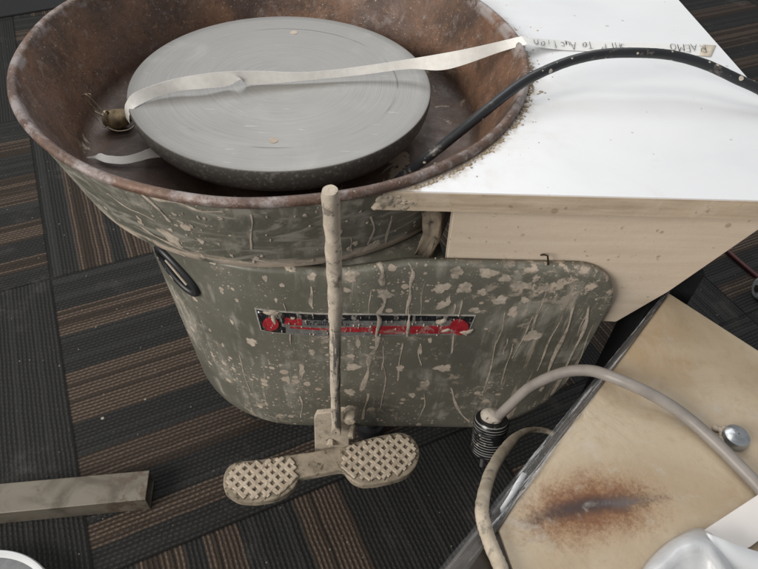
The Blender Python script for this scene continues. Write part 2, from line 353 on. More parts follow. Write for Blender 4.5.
def worn(name, col, metal=0):
    m = M(name); c = m.mix(m.step(m.noise(160), .3, .7), tuple(q * .75 for q in col), tuple(min(1, q * 1.15) for q in col))
    sc = m.mul(m.step(m.noise(1, 5, .7, m.map((220, 220, 60))), .55, .64), .75); c = m.mix(sc, c, (.34, .31, .28))
    c = m.mix(m.mul(m.step(m.noise(70, 5, .7, dist=.6), .54, .66), .55), c, (.40, .345, .29))
    return m.out(c, m.add(m.mul(sc, .4), .36), metal, m.bump(m.noise(200, 3), .3, .0004))
sticker_black = worn('plate_black', (.014, .016, .02)); sticker_red = worn('plate_red', (.36, .022, .032))
sticker_grey = worn('plate_grey', (.20, .20, .195), .2); sticker_line = worn('plate_silver', (.52, .49, .45), .2)
def mat_tube():
    m = M('worn_steel_tube'); c = m.mix(m.step(m.noise(20, 5, .65, dist=.8), .35, .65), (.115, .098, .075), (.215, .190, .152))
    x, y, z = m.xyz(); near = m.step(x, -.37, -.30); c = m.mix(m.mul(m.mul(m.step(m.noise(60, 5, .7), .48, .6), near), .8), c, (.11, .075, .05))
    c = m.mix(m.mul(m.step(m.noise(60, 5, .7), .6, .7), .6), c, (.12, .095, .07))
    return m.out(c, .45, .35, m.bump(m.noise(150, 4), .3, .0007))
steel = mat_tube(); dark_steel = simple('dark_lacquered_metal', (.05, .042, .034), .22, .4, 30, .5, .3)
bolt_m = simple('zinc_bolt', (.42, .44, .46), .28, .9, 90, .3, .2)
wire_m = simple('rusty_wire', (.05, .03, .022), .6, .4)
wood_m = simple('tan_wood', (.30, .22, .12), .75, 0, 120, .5, .6); thin_wire = simple('thin_wire', (.40, .33, .24), .4, .5)
plastic_w = simple('white_plastic', (.68, .69, .70), .35, 0, 14, .08, .1)
mat_dark = simple('flat_black', (.007, .007, .008), .7, 0, 300, .5, .5)
def mat_film():
    m = M('clear_plastic_film'); m.bsdf.inputs['Transmission Weight'].default_value = 0
    a_ = math.atan2(e1.y, e1.x); st = m.noise(1, 5, .75, m.map((10, 330, 40), vec=m.map((1, 1, 1), rot=(0, 0, -a_)))); m.put(m.bsdf.inputs['Alpha'], m.mx(m.mul(m.step(st, .50, .68), .85), .05))  # pale streaks in the opacity paint highlights along the clear film
    return m.out((.55, .55, .56), .10, 0, m.bump(m.noise(90, 4, .7), .6, .003), .8)

# ------------------------------------------------------------------ setting
bm = bmesh.new()
vs = [bm.verts.new(p) for p in ((-6, -4, 0), (6, -4, 0), (6, 9, 0), (-6, 9, 0))]; bm.faces.new(vs)
tag(link('floor', bm, carpet, smooth=False), None, None, kind='structure')
# thin black slab beyond the last tile seam (line through two photo points)
a, b = at(-30, 23.5, 0), at(62, 8, 0); d = (b - a).normalized(); nrm = Vector((-d.y, d.x, 0))
bm = bmesh.new(); poly_prism(bm, [a - d * .6, a + d * .95, a + d * .95 + nrm * 1.6, a - d * .6 + nrm * 1.6], .0, .006)
tag(link('dark_floor_slab', bm, mat_dark, smooth=False, bevel=.002), 'flat black slab along the carpet edge in the far left corner', 'mat')

# ------------------------------------------------------------------ pottery wheel
wheel = thing('pottery_wheel', 'electric pottery wheel with green clay-splashed housing, rusty round splash pan and grey metal wheel head', 'pottery wheel', (CX, CY, 0))
def wob(r, k, a): return r
# splash pan: rusty inside, green outside
rim_z = .531
prof_in = [(.2375, .5325)]
for k in range(1, 13):
    t = k / 12; r = .2375 - .030 * t ** .8; prof_in.append((r, .5325 - .078 * t))
for k in range(1, 9):
    a = math.pi / 2 * k / 8; prof_in.append((.2075 - .016 * (1 - math.cos(a)) - .0, .4545 - .016 * math.sin(a)))
prof_in += [(.17, .4375), (.10, .437), (.03, .437), (0.001, .437)]
lip = [(.2395 + .0042 * math.cos(t), .5305 + .0042 * math.sin(t)) for t in [math.pi * (1.0 - k / 10 * 1.35) for k in range(11)]]
bm = bmesh.new(); prof = lip[::-1] + prof_in[1:]
lathe(bm, prof, (CX, CY), 160)
for v in bm.verts:                                     # hand-beaten, slightly uneven metal
    a = math.atan2(v.co.y - CY, v.co.x - CX); v.co.z += .0006 * math.sin(5 * a + 1) + .0004 * math.sin(13 * a)
pan = link('splash_pan', bm, rust, wheel, 'all')
bm = bmesh.new()
outer = [(.2395, .5265), (.2385, .520), (.2335, .505), (.226, .480), (.2195, .458), (.2150, .444), (.2125, .4375), (.2105, .4345), (.2075, .4335), (.199, .4335), (.195, .4338), (.002, .4338)]
lathe(bm, outer, (CX, CY), 160); pan_out = link('pan_drum', bm, green_pan, wheel, 'all')
# wheel head
HR = .1525; hz = .4934
prof = [(0.0005, hz), (.05, hz), (.1, hz), (.14, hz), (HR - .0022, hz), (HR - .0008, hz - .0006), (HR, hz - .0022), (HR, hz - .009), (HR - .0025, hz - .019), (HR - .008, hz - .028), (HR - .018, hz - .034), (.11, hz - .038), (.05, hz - .040), (.05, .437)]
bm = bmesh.new(); lathe(bm, prof, (CX, CY), 160); head = link('wheel_head', bm, alu, wheel)
for (px, py) in ((294, 32.5), (273.5, 140.5)):
    bm = bmesh.new()        # cast clay-filled pin holes
    p = at(px, py, hz); r = .0042; ps = [(p.x + r * math.cos(t / 16 * 2 * math.pi), p.y + r * math.sin(t / 16 * 2 * math.pi)) for t in range(16)]
    poly_prism(bm, ps, hz - .001, hz + .0004)
    link('pin_hole_plug', bm, clay_splat, head)

# housing (tapered drum on the left running into a flat apron on the right)
BX, BY, ZB, ZT, RB, RT, YAW = -.0925, .536, .146, .43, .1485, .1685, .0513
X_END = .296
def brad(z): return RB + (RT - RB) * (z - ZB) / (ZT - ZB)
def bpt(s, z, inset=0.0):               # s<0: angle on the drum (s=0 at the tangent), s>0: metres along the flat
    r = brad(z) - inset
    if s <= 0: lx, ly = r * math.sin(s), -r * math.cos(s)
    else: lx, ly = s, -r
    return Vector((BX + lx * math.cos(YAW) - ly * math.sin(YAW), BY + lx * math.sin(YAW) + ly * math.cos(YAW), z))
def zhi(s):
    z = .437 + .014 * min(1, max(0, (s - .05) / .06)) if s > 0 else .437
    rc = .046; d = s - (X_END - rc)
    if d > 0: z -= rc - math.sqrt(max(0, rc * rc - d * d))
    return z
def zlo(s):
    z = ZB; rx, rz = .10, .13; d = s - (X_END - rx)
    if d > 0: z += rz * (1 - math.sqrt(max(0, 1 - (d / rx) ** 2)))
    return z
svals = [-math.pi * 1.25 + k * math.pi * 1.25 / 90 for k in range(90)] + [k * X_END / 70 * 1.0 for k in range(60)]
xs = X_END * 60 / 70
svals += [xs + (X_END - xs) * math.sin(math.pi / 2 * k / 16) for k in range(17)]
bm = bmesh.new(); rows = []
NZ = 26
for s in svals:
    hi, lo = zhi(s), zlo(s); col = []
    col.append(bpt(s, hi - .0005, .0085)); col.append(bpt(s, hi - .0002, .004))
    col.append(bpt(s, hi - .0016, .0012))
    for k in range(NZ + 1):
        z = hi - .004 + (lo + .004 - hi + .004) * k / NZ
        dent = .0006 * math.sin(s * 31 + z * 22) if s > 0 else 0
        col.append(bpt(s, z, dent))
    col.append(bpt(s, lo + .0014, .0012)); col.append(bpt(s, lo + .0002, .0045)); col.append(bpt(s, lo + .0004, .010))
    rows.append([bm.verts.new(c) for c in col])
for i in range(len(rows) - 1):
    for k in range(len(rows[0]) - 1):
        bm.faces.new((rows[i][k], rows[i][k + 1], rows[i + 1][k + 1], rows[i + 1][k]))
bmesh.ops.remove_doubles(bm, verts=bm.verts[:], dist=1e-5)
bmesh.ops.recalc_face_normals(bm, faces=bm.faces[:])
if sum((f.normal.y * f.calc_area()) for f in bm.faces if f.calc_center_median().x > .05) > 0: bmesh.ops.reverse_faces(bm, faces=bm.faces[:])
bm.normal_update()
body_bvh = BVHTree.FromBMesh(bm)
housing = link('housing', bm, green, wheel, 'all')
sm = housing.modifiers.new('thickness', 'SOLIDIFY'); sm.thickness = .003; sm.offset = -1
# deck and floor plate of the drum, closing wall
def drum_outline(z, inset):
    pts = [bpt(s, z, inset) for s in svals if s <= .145]
    return [(p.x, p.y) for p in pts]
bm = bmesh.new(); o_ = drum_outline(.43, .004); poly_prism(bm, o_, .426, .4325)
o2 = drum_outline(.15, .004); link('deck_plate', bm, green, housing, False); bm = bmesh.new(); poly_prism(bm, o2, .149, .153); link('bottom_plate', bm, green, housing, False)
# dark inner drum wall (the space under the table) and a clay-caked bearing bracket
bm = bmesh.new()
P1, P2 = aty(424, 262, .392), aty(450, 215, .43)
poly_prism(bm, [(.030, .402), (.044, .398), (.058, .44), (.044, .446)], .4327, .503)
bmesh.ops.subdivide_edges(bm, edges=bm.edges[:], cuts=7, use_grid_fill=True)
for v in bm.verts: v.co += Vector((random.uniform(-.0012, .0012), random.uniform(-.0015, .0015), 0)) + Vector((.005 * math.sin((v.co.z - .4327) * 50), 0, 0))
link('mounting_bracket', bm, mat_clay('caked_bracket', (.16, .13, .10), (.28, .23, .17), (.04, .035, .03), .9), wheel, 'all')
# three stub legs under the housing
for (x, y) in ((-.17, .50), (-.02, .60), (.0, .47)):
    bm = bmesh.new(); lathe(bm, [(.016, .15), (.014, .03), (.02, .028), (.02, .0), (.001, .0)], (x, y), 20); link('leg', bm, black_rubber, wheel)

# rim hits
bmo = bmesh.new(); lathe(bmo, outer[:9], (CX, CY), 160); pan_bvh = BVHTree.FromBMesh(bmo); bmo.free()
def hit(px, py):
    d = ray(px, py); best = None
    for t in (body_bvh, pan_bvh):
        h = t.ray_cast(CAM, d)
        if h[0] is not None and (best is None or h[3] < best[1][3]): best = (t is pan_bvh, h)
    if best is None: return None
    n = best[1][1]; n = n if n.dot(d) < 0 else -n
    return best[1][0], n
# splashes and runs of slip
bm = bmesh.new()
def blob(px, py, rx, ry, rot=0, h=.0003):
    q = hit(px, py)
    if not q: return
    L_ = bm.verts.layers.float.get('edge') or bm.verts.layers.float.new('edge')
    p, n = q; sc = (p - CAM).length / FPX * (1.22 if rx > 2 else 1.35)
    up = Vector((0, 0, 1)); tz = (up - up.dot(n) * n).normalized(); tx = tz.cross(n)
    stretch = 1 / max(.35, abs(tz.dot(AX[1])))
    ph = [random.uniform(0, 6.28) for _ in range(5)]; N = 30 if rx > 2 else 12
    tree = body_bvh if body_bvh.find_nearest(p)[3] < 1e-4 else pan_bvh
    def ring(f, hh, ed):
        out = []
        for k in range(N):
            a = 2 * math.pi * k / N; w_ = 1 + .16 * math.sin(2 * a + ph[0]) + .14 * math.sin(3 * a + ph[1]) + .10 * math.sin(5 * a + ph[2]) + .07 * math.sin(8 * a + ph[3])
            ex, ez = rx * sc * f * w_ * math.cos(a), ry * sc * f * w_ * math.sin(a) * stretch
            ex, ez = ex * math.cos(rot) - ez * math.sin(rot), ex * math.sin(rot) + ez * math.cos(rot)
            c = p + tx * ex + tz * ez; near = tree.find_nearest(c)
            m_ = near[1] if near[1].dot(n) > 0 else -near[1]
            v = bm.verts.new(near[0] + m_ * hh); v[L_] = ed; out.append(v)
        return out
    r0, r1, r2 = ring(1, h * .15 + .0001, 0), ring(.78, h * .5 + .0001, .55), ring(.45, h + .0001, 1)
    for A, B in ((r0, r1), (r1, r2)):
        for k in range(N): bm.faces.new((A[k], A[(k + 1) % N], B[(k + 1) % N], B[k]))
    bm.faces.new(r2)
def run(pts, wpx, h=.0004):
    L_ = bm.verts.layers.float.get('edge') or bm.verts.layers.float.new('edge')
    P = []
    for v in crom([(q[0], q[1], 0) for q in pts], 7):
        q = hit(v.x, v.y)
        if q: P.append(q)
    if len(P) < 3: return
    prev = None; s1, s2 = random.uniform(0, 6), random.uniform(0, 6)
    for i, (p, n) in enumerate(P):
        t = (P[min(i + 1, len(P) - 1)][0] - P[max(0, i - 1)][0]).normalized(); s = t.cross(n).normalized()
        p = p + s * .0008 * math.sin(i * .5 + s1)
        w_ = wpx * 1.25 * (p - CAM).length / FPX / 2 * (.8 + .3 * math.sin(i * .55 + s2) + random.uniform(-.12, .12)); w_ = max(w_, .0004)
        en = 0 if i in (0, len(P) - 1) else 1
        r = []
        for a_, b_, ed in ((-1, .15, 0), (-.6, .8, .6), (0, 1, .9), (.6, .8, .6), (1, .15, 0)):
            v = bm.verts.new(p + s * w_ * a_ + n * (h * b_ + .0001)); v[L_] = ed * en; r.append(v)
        if prev:
            for k in range(4): bm.faces.new((prev[k], prev[k + 1], r[k + 1], r[k]))
        prev = r
for q in ((265, 278, 3, 2.5), (290.7, 268, 6, 4), (311.7, 277, 4, 3.5), (351.7, 276, 7.5, 5.5, .4), (347, 290, 3.5, 2.5), (375, 258, 4.5, 4), (385, 294, 8, 4), (441.7, 287.7, 8, 4.5, .3),
          (438, 323, 5.5, 4), (441.7, 305, 5.5, 4), (448, 301, 3, 4), (251.7, 341.7, 6, 3.5, -.6), (301.7, 370, 3, 6.5), (353, 366.7, 6, 4.5), (358, 341.7, 2.2, 6), (443, 368, 7, 4.5), (466, 287, 6, 5), (488, 273, 8, 5),
          (532, 336, 9, 5), (456, 272, 6, 5), (461, 290, 4, 3), (482, 292, 5, 3), (170, 237, 9, 6, .2), (201, 241, 3, 2), (183, 255, 3, 2), (181, 301, 5, 3, .4), (195, 299, 3, 2), (213, 263, 3, 2), (355, 243, 3, 2), (329, 240, 3, 2), (372, 246, 9, 4), (282, 285, 2, 2), (276, 300, 1.6, 2), (256, 258, 3, 1.5),
          (500, 300, 7, 4), (520, 285, 8, 4), (505, 278, 5, 4), (545, 288, 5, 3), (536, 278, 4, 3), (560, 282, 3, 3), (475, 310, 5, 3), (513, 312, 5, 5), (525, 300, 4, 3), (222, 292, 1.6, 1.6), (232, 322, 1.6, 2), (210, 330, 1.5, 1.5), (237, 300, 2, 1.5), (223, 345, 1.5, 2), (400, 368, 4, 3), (425, 384, 4, 5), (350, 392, 5, 4), (312, 352, 2.5, 4), (288, 380, 2, 4), (420, 350, 2, 4), (430, 340, 2, 2.5), (412, 395, 3, 3)):
    blob(*q)
random.seed(5)
for k in range(520):
    px, py = random.uniform(165, 600), random.triangular(245, 420, 270)
    if mn0.noise(Vector((px * .02, py * .025, 1))) < -.05 and random.random() < .8: continue; r = random.choice((.7, .8, 1, 1.2, 1.6)); blob(px, py, r, r * random.uniform(.8, 1.5), 0, .0006)
for k in range(60):
    px, py = random.uniform(110, 440), random.uniform(205, 262); r = random.choice((.8, 1, 1.4, 2)); blob(px, py, r, r * random.uniform(.6, 1.1), 0, .0006)
run([(378, 262), (383, 275), (382, 286)], 7); run([(382, 292), (384, 304), (378, 318), (379, 332), (376, 346), (370, 358), (367, 372), (362, 392)], 5.5)
run([(362, 337), (366, 332), (375, 333)], 4); run([(408, 262), (413, 275), (410, 290), (409, 303), (406, 318), (410, 331)], 4.2)
run([(402, 341), (400, 362), (397, 382)], 2); run([(311, 285), (311, 300), (313, 309)], 4); run([(450, 387), (455, 400), (460, 413), (471, 422)], 3); run([(326, 262), (332, 300), (330, 340)], 2)
run([(368, 392), (366, 405), (362, 420)], 3); run([(391, 214), (388, 232), (384, 246)], 4); run([(371, 214), (373, 230), (368, 245)], 3); run([(350, 236), (351, 246), (352, 252)], 2)
run([(575, 302), (566, 330), (552, 362), (540, 392)], 4, .0006); run([(590, 305), (583, 330), (566, 368), (550, 396)], 3.5, .0006); run([(512, 345), (508, 362), (500, 385)], 1.6); run([(536, 312), (524, 335), (512, 360)], 1.6, .0005); run([(560, 320), (548, 345), (536, 372)], 2.2, .0005)
run([(300, 395), (302, 408), (301, 418)], 1.6); run([(425, 392), (424, 405), (420, 418)], 1.5); run([(383, 360), (385, 380), (381, 410)], 1.5); run([(420, 342), (419, 352), (421, 366)], 2)
run([(238, 352), (244, 372), (250, 392)], 1.6, .0005); run([(283, 300), (290, 330), (291, 345)], 1.4, .0005)
run([(106, 192), (122, 204), (140, 213), (158, 222)], 3.5); run([(130, 186), (150, 200), (163, 214), (172, 222)], 5, .0006); run([(150, 197), (178, 203), (200, 210), (225, 212)], 4, .0006); run([(140, 226), (158, 237), (180, 248), (215, 259), (260, 264)], 6); run([(250, 258), (275, 262), (305, 263), (325, 262)], 4); run([(250, 212), (252, 230), (251, 250)], 2, .0005)
random.seed(21)
for k in range(13):
    x0 = random.choice((random.uniform(440, 595), random.uniform(270, 600), random.uniform(360, 430))); y0 = random.uniform(275, 350); ln_ = random.uniform(15, 60); sl = -.42 * (x0 - 344) / 250
    run([(x0, y0), (x0 + sl * ln_ * .5 + random.uniform(-1, 1), y0 + ln_ * .5), (x0 + sl * ln_, y0 + ln_)], random.uniform(.8, 1.9), .0002)
bmesh.ops.recalc_face_normals(bm, faces=bm.faces[:])
tag(link('clay_splashes', bm, slip, housing, 'all'), 'beige splashes and runs of dried clay', None, kind='stuff')

# name plate on the housing
def decal(name, poly, mat, lift, par, sub=8):
    """patch that follows the housing surface, from its corner polygon (4 corners: tl tr br bl)"""
    b = bmesh.new(); tl, tr, br, bl = poly; n = max(2, int(abs(tr[0] - tl[0]) / 5)); G = []
    for i in range(n + 1):
        t = i / n; a = (tl[0] + (tr[0] - tl[0]) * t, tl[1] + (tr[1] - tl[1]) * t); c = (bl[0] + (br[0] - bl[0]) * t, bl[1] + (br[1] - bl[1]) * t); colm = []
        for j in range(3):
            u = j / 2; q = hit(a[0] + (c[0] - a[0]) * u, a[1] + (c[1] - a[1]) * u)
            if q is None: q = G[-1][j], Vector((0, -1, 0)); colm.append(b.verts.new(q[0].co)); continue
            colm.append(b.verts.new(q[0] + q[1] * lift))
        G.append(colm)
    for i in range(n):
        for j in range(2): b.faces.new((G[i][j], G[i][j + 1], G[i + 1][j + 1], G[i + 1][j]))
    ext = bmesh.ops.extrude_face_region(b, geom=b.faces[:])
    for v in [g for g in ext['geom'] if isinstance(g, bmesh.types.BMVert)]: v.co += Vector((0, -.0004, .0001))
    bmesh.ops.recalc_face_normals(b, faces=b.faces[:])
    return link(name, b, mat, par, False)
# curve of the plate's upper edge in the photo
def ytop(x): return 307.5 + 5.5 * min(1, max(0, (x - 255) / 60)) ** .6 + .012 * max(0, x - 315)
def ybot(x): return 330 + 6 * min(1, max(0, (x - 262) / 60)) ** .6 - .012 * max(0, x - 330)
def strip(x0, x1, f0, f1, slant0=0, slant1=0):
    def Y(x, f): return ytop(x) + (ybot(x) - ytop(x)) * f
    return x0, x1, f0, f1, slant0, slant1, Y
def plate_piece(name, x0, x1, f0, f1, mat, lift, par, s0=0, s1=0):
    b = bmesh.new(); n = max(2, int((x1 - x0) / 4)); G = []
    for i in range(n + 1):
        colm = []
        for j in range(3):
            f = f0 + (f1 - f0) * j / 2; xa, xb = x0 + s0 * f, x1 + s1 * f; x = xa + (xb - xa) * i / n
            q = hit(x, ytop(x) + (ybot(x) - ytop(x)) * f); colm.append((b.verts.new(q[0] + q[1] * (lift - .001)), b.verts.new(q[0] + q[1] * lift)))
        G.append(colm)
    for i in range(n):
        for j in range(2): b.faces.new((G[i][j][1], G[i][j + 1][1], G[i + 1][j + 1][1], G[i + 1][j][1]))
    for i in range(n):
        for j in (0, 2): b.faces.new((G[i][j][0], G[i][j][1], G[i + 1][j][1], G[i + 1][j][0]))
    for i in (0, n):
        for j in range(2): b.faces.new((G[i][j][0], G[i][j][1], G[i][j + 1][1], G[i][j + 1][0]))
    bmesh.ops.recalc_face_normals(b, faces=b.faces[:]); return link(name, b, mat, par, False)
plate = plate_piece('name_plate', 254.5, 476, 0, 1, sticker_line, .0005, housing, 6, -8)
plate_piece('black_panel', 256, 474.5, .05, .97, sticker_black, .0008, plate, 6, -8)
plate_piece('grey_panel', 286, 452, .30, .97, sticker_grey, .0011, plate, 0, 0)
plate_piece('red_panel', 285, 302, .26, .55, sticker_red, .0014, plate, 0, 0)
plate_piece('red_stripe', 290, 452, .62, .70, sticker_red, .0014, plate, 0, 0)
plate_piece('red_stripe', 340, 440, .58, .78, sticker_red, .0015, plate, 0, 0)
plate_piece('red_stripe', 372, 452, .52, .88, sticker_red, .0016, plate, 0, 0)
for (cx, cy, r, f) in ((459, 326, 9.5, .78), (271, 323, 8, .9)):
    b = bmesh.new(); vs = []
    for k in range(28):
        a = 2 * math.pi * k / 28; q = hit(cx + r * math.cos(a), min(cy + r * .82 * math.sin(a), ybot(cx) - 1)); vs.append(b.verts.new(q[0] + q[1] * .0018))
    b.faces.new(vs); e = bmesh.ops.extrude_face_region(b, geom=b.faces[:])
    for v in [g for g in e['geom'] if isinstance(g, bmesh.types.BMVert)]: v.co.y += .0008
    bmesh.ops.recalc_face_normals(b, faces=b.faces[:]); link('red_disc', b, sticker_red, plate, False)
# illegible worn lettering: short dark strokes
b = bmesh.new(); random.seed(11)
for row, (f, x0, x1) in enumerate(((.36, 305, 345), (.46, 304, 348))):
    x = x0
    while x < x1:
        w_ = random.uniform(.5, 1.6)
        if random.random() < .8:
            hgt = random.uniform(.035, .06); q = [hit(a_, ytop(a_) + (ybot(a_) - ytop(a_)) * g_) for a_, g_ in ((x, f - hgt), (x + w_, f - hgt), (x + w_, f + hgt * .6), (x, f + hgt))]
            b.faces.new([b.verts.new(v[0] + v[1] * .0013) for v in q])
        x += w_ + random.uniform(.4, 1.2)
link('lettering', b, ink, plate, False)
for (px, py) in ((259.5, 312), (265, 326.5)):
    q = hit(px, py); b = bmesh.new(); bmesh.ops.create_uvsphere(b, u_segments=14, v_segments=8, radius=.0022)
    for v in b.verts: v.co = v.co * 1.0 + q[0]
    link('rivet', b, bolt_m if py < 320 else simple('green_rivet', (.03, .09, .06), .4), plate)
b_ = bmesh.new(); bm = b_
for q in ((272, 312, 7, 2.6), (274, 318, 2, 6), (441, 321, 4.5, 3.4, -.3), (446, 329, 5, 1.8, .4), (293, 317, 2, 1), (466, 331, 6, 3)): blob(*q, **{'h': .0024}) if len(q) == 5 else blob(q[0], q[1], q[2], q[3], 0, .0026)
run([(378, 312), (379, 322), (377, 336)], 5, .0026); run([(411, 312), (408, 322), (408, 336)], 4, .0026)
for k in range(45): blob(random.uniform(262, 470), random.uniform(313, 334), random.uniform(.4, 1.0), random.uniform(.5, 1.2), 0, .0022)
bmesh.ops.recalc_face_normals(bm, faces=bm.faces[:]); link('clay_spots', bm, slip, plate, 'all')

# grip slot with black rubber edging on the left of the drum
def find_s(px, py):
    q = hit(px, py)
    if not q: return None
    v = q[0] - Vector((BX, BY, 0)); lx = v.x * math.cos(YAW) + v.y * math.sin(YAW); ly = -v.x * math.sin(YAW) + v.y * math.cos(YAW)
    return -math.atan2(-lx, -ly), q[0].z
pA = find_s(197, 292) or (-1.3, .33); pB = find_s(170, 262) or (-1.7, .36)
sA, zA = pA; sB, zB = pB; sB = sA + (sB - sA) * 1.45; zB = zA + (zB - zA) * 1.45
loop = []; inner = []
for k in range(48):
    a = 2 * math.pi * k / 48; t = .5 + .5 * math.cos(a); wd = .0135 * math.sin(a)
    ds, dz = (sB - sA) * brad(.38), (zB - zA); L = math.hypot(ds, dz); 
    s = sA + (sB - sA) * t + (-dz / L) * wd / brad(.38); z = zA + (zB - zA) * t + (ds / L) * wd
    loop.append(bpt(s, z, -.001)); inner.append(bpt(s, z, .0009 - .0016))
b = bmesh.new(); tube(b, loop + [loop[0]], .0038, 10, 0, False); grip = link('grip_slot', b, black_rubber, housing, 'all')
b = bmesh.new(); b.faces.new([b.verts.new(p) for p in inner]); bmesh.ops.triangulate(b, faces=b.faces[:]); link('slot_shade_patch', b, mat_dark, grip, False)  # flat dark patch stands in for the shade inside the slot
b = bmesh.new(); tube(b, [loop[0] * (1 - t) + loop[24] * t + (loop[36] - loop[12]) * .10 + Vector((-.002, -.002, 0)) for t in [.25 + k * .05 for k in range(12)]], .0013, 8); link('slot_edge', b, clay_splat, grip)
b = bmesh.new(); tube(b, [loop[k % 48] + (loop[k % 48] - (loop[0] + loop[24]) / 2).normalized() * .0012 + Vector((-.0008, -.0016, .0015)) for k in range(2, 17)], .0017, 8, .3); link('clay_smear', b, clay_splat, grip)

# control rod, bracket, foot pedal
top, bot = aty(330, 190, .322), aty(337.5, 424, .342)
P = [top + (bot - top) * (k / 60) for k in range(61)]
P = [p + Vector((.0012 * math.sin(i * .09), .001 * math.sin(i * .07), 0)) for i, p in enumerate(P)]
rr = [((.0059 - .0010 * min(1, max(0, (k - 20) / 12)))) * (1 + .05 * math.sin(k * 1.3) * (k < 28) + .04 * math.sin(k * .6)) for k in range(61)]; rr[0] = .0052
def mat_rod():
    m = M('clay_coated_rod'); x, y, z = m.xyz()
    c = m.mix(m.step(m.noise(80, 5), .3, .7), (.42, .36, .29), (.60, .52, .42)); c = m.mix(m.mul(m.step(m.noise(70, 5, .75), .55, .62), .75), c, (.13, .11, .09))
    low = m.step(z, .45, .36); st = m.noise(1, 4, .6, m.map((260, 260, 22)))
    bare = m.mul(low, m.step(m.add(st, m.mul(m.sub(x, P[30].x), 28)), .46, .56)); c = m.mix(bare, c, (.13, .125, .115))
    return m.out(c, m.step(bare, 0, 1, .85, .45), 0, m.bump(m.add(m.noise(150, 5, .7), m.mul(bare, -.6)), .6, .0012))
b = bmesh.new(); tube(b, P, rr, 18, .035); rod = link('control_rod', b, mat_rod(), wheel)
b = bmesh.new()
yb = .352; pts = [aty(314, 419, yb), aty(316.5, 414, yb), aty(345, 411, yb), aty(350, 417, yb), aty(349, 446, yb), aty(315, 455, yb)]
slab(b, pts, (0, .006, 0)); bracket = link('pedal_bracket', b, clay, wheel, False, .0012)
b = bmesh.new(); lathe(b, [(.001, .0), (.0068, .0), (.0068, .012), (.0058, .014), (.001, .014)], (0, 0), 18)
p = aty(336.5, 427, .346)
for v in b.verts: v.co = Vector((v.co.x * .8, -v.co.z * .5, v.co.y * 1.35)) + p
link('rod_clamp', b, clay, bracket)
for (px, py, r, hh) in ((351, 412, .0075, .012), (352, 428, .0036, .012), (331, 441, .0048, .006)):
    b = bmesh.new(); p = aty(px, py, .352)
    lathe(b, [(.0003, -hh), (r * .8, -hh), (r, -hh * .8), (r, 0), (r * 1.15, 0), (r * 1.15, .003)], (0, 0), 6)
    bmesh.ops.subdivide_edges(b, edges=b.edges[:], cuts=2, use_grid_fill=True)
    for v in b.verts: q_ = Vector((v.co.x, v.co.z, v.co.y)); v.co = p + q_ * random.uniform(.93, 1.08)
    link('bracket_bolt', b, clay, bracket, 'all')
PZ = .168
outl = [(223, 484), (224, 474), (229, 466), (239, 461.5), (262, 459), (285.5, 455.5), (300, 453), (313, 451.5), (349, 443.5), (372.5, 437), (396, 432.5), (406, 433.5), (414, 439), (419.5, 449), (418.5, 460), (413, 470), (403, 477), (390, 481), (375, 484), (362, 484.5), (353, 481), (347, 475), (342, 470), (326, 472.5), (303, 477), (297.5, 481), (293.5, 488), (284, 495), (272, 499.5), (255, 502), (240, 501), (230, 496), (225, 491)]
b = bmesh.new(); W_ = [at(x, y, PZ) for x, y in crom([(a_, c_, 0) for a_, c_ in outl + [outl[0]]], 3) and [(v.x, v.y) for v in crom([(a_, c_, 0) for a_, c_ in outl + [outl[0]]], 3)][:-1]]
poly_prism(b, [(p.x, p.y) for p in W_], PZ - .011, PZ)
pedal = link('foot_pedal', b, mat_clay('clay_dusted_pedal', (.22, .185, .14), (.40, .335, .255), (.075, .062, .035), .8), wheel, False, .0018)
def inside(p, poly):
    c = False; j = len(poly) - 1
    for i in range(len(poly)):
        a, b2 = poly[i], poly[j]
        if (a[1] > p[1]) != (b2[1] > p[1]) and p[0] < (b2[0] - a[0]) * (p[1] - a[1]) / (b2[1] - a[1]) + a[0]: c = not c
        j = i
    return c
padL = [(227, 484), (228, 475), (233, 468), (243, 464.5), (262, 461.5), (284, 458), (292, 461), (297, 469), (297, 477), (291, 486), (282, 493), (268, 497.5), (250, 499), (237, 496), (230, 491)]
padR = [(342, 466), (343, 455), (350, 446), (372, 440), (396, 435.5), (406, 437), (412, 442), (416, 450), (414, 461), (408, 469), (396, 475), (378, 480), (363, 480.5), (352, 476), (346, 471)]
def mat_tread():
    m = M('clay_tread'); x, y, z = m.xyz(); t = m.step(m.add(z, m.mul(m.sub(m.noise(120, 3), .5), .0016)), PZ + .0003, PZ + .0018)  # colour darkens by height, from the ridge tops down into the pits
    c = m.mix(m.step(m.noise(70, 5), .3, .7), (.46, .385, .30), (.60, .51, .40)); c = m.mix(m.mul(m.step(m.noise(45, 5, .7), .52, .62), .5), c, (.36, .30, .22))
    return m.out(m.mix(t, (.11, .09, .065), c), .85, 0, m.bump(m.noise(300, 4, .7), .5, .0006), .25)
ridge_m = mat_tread()
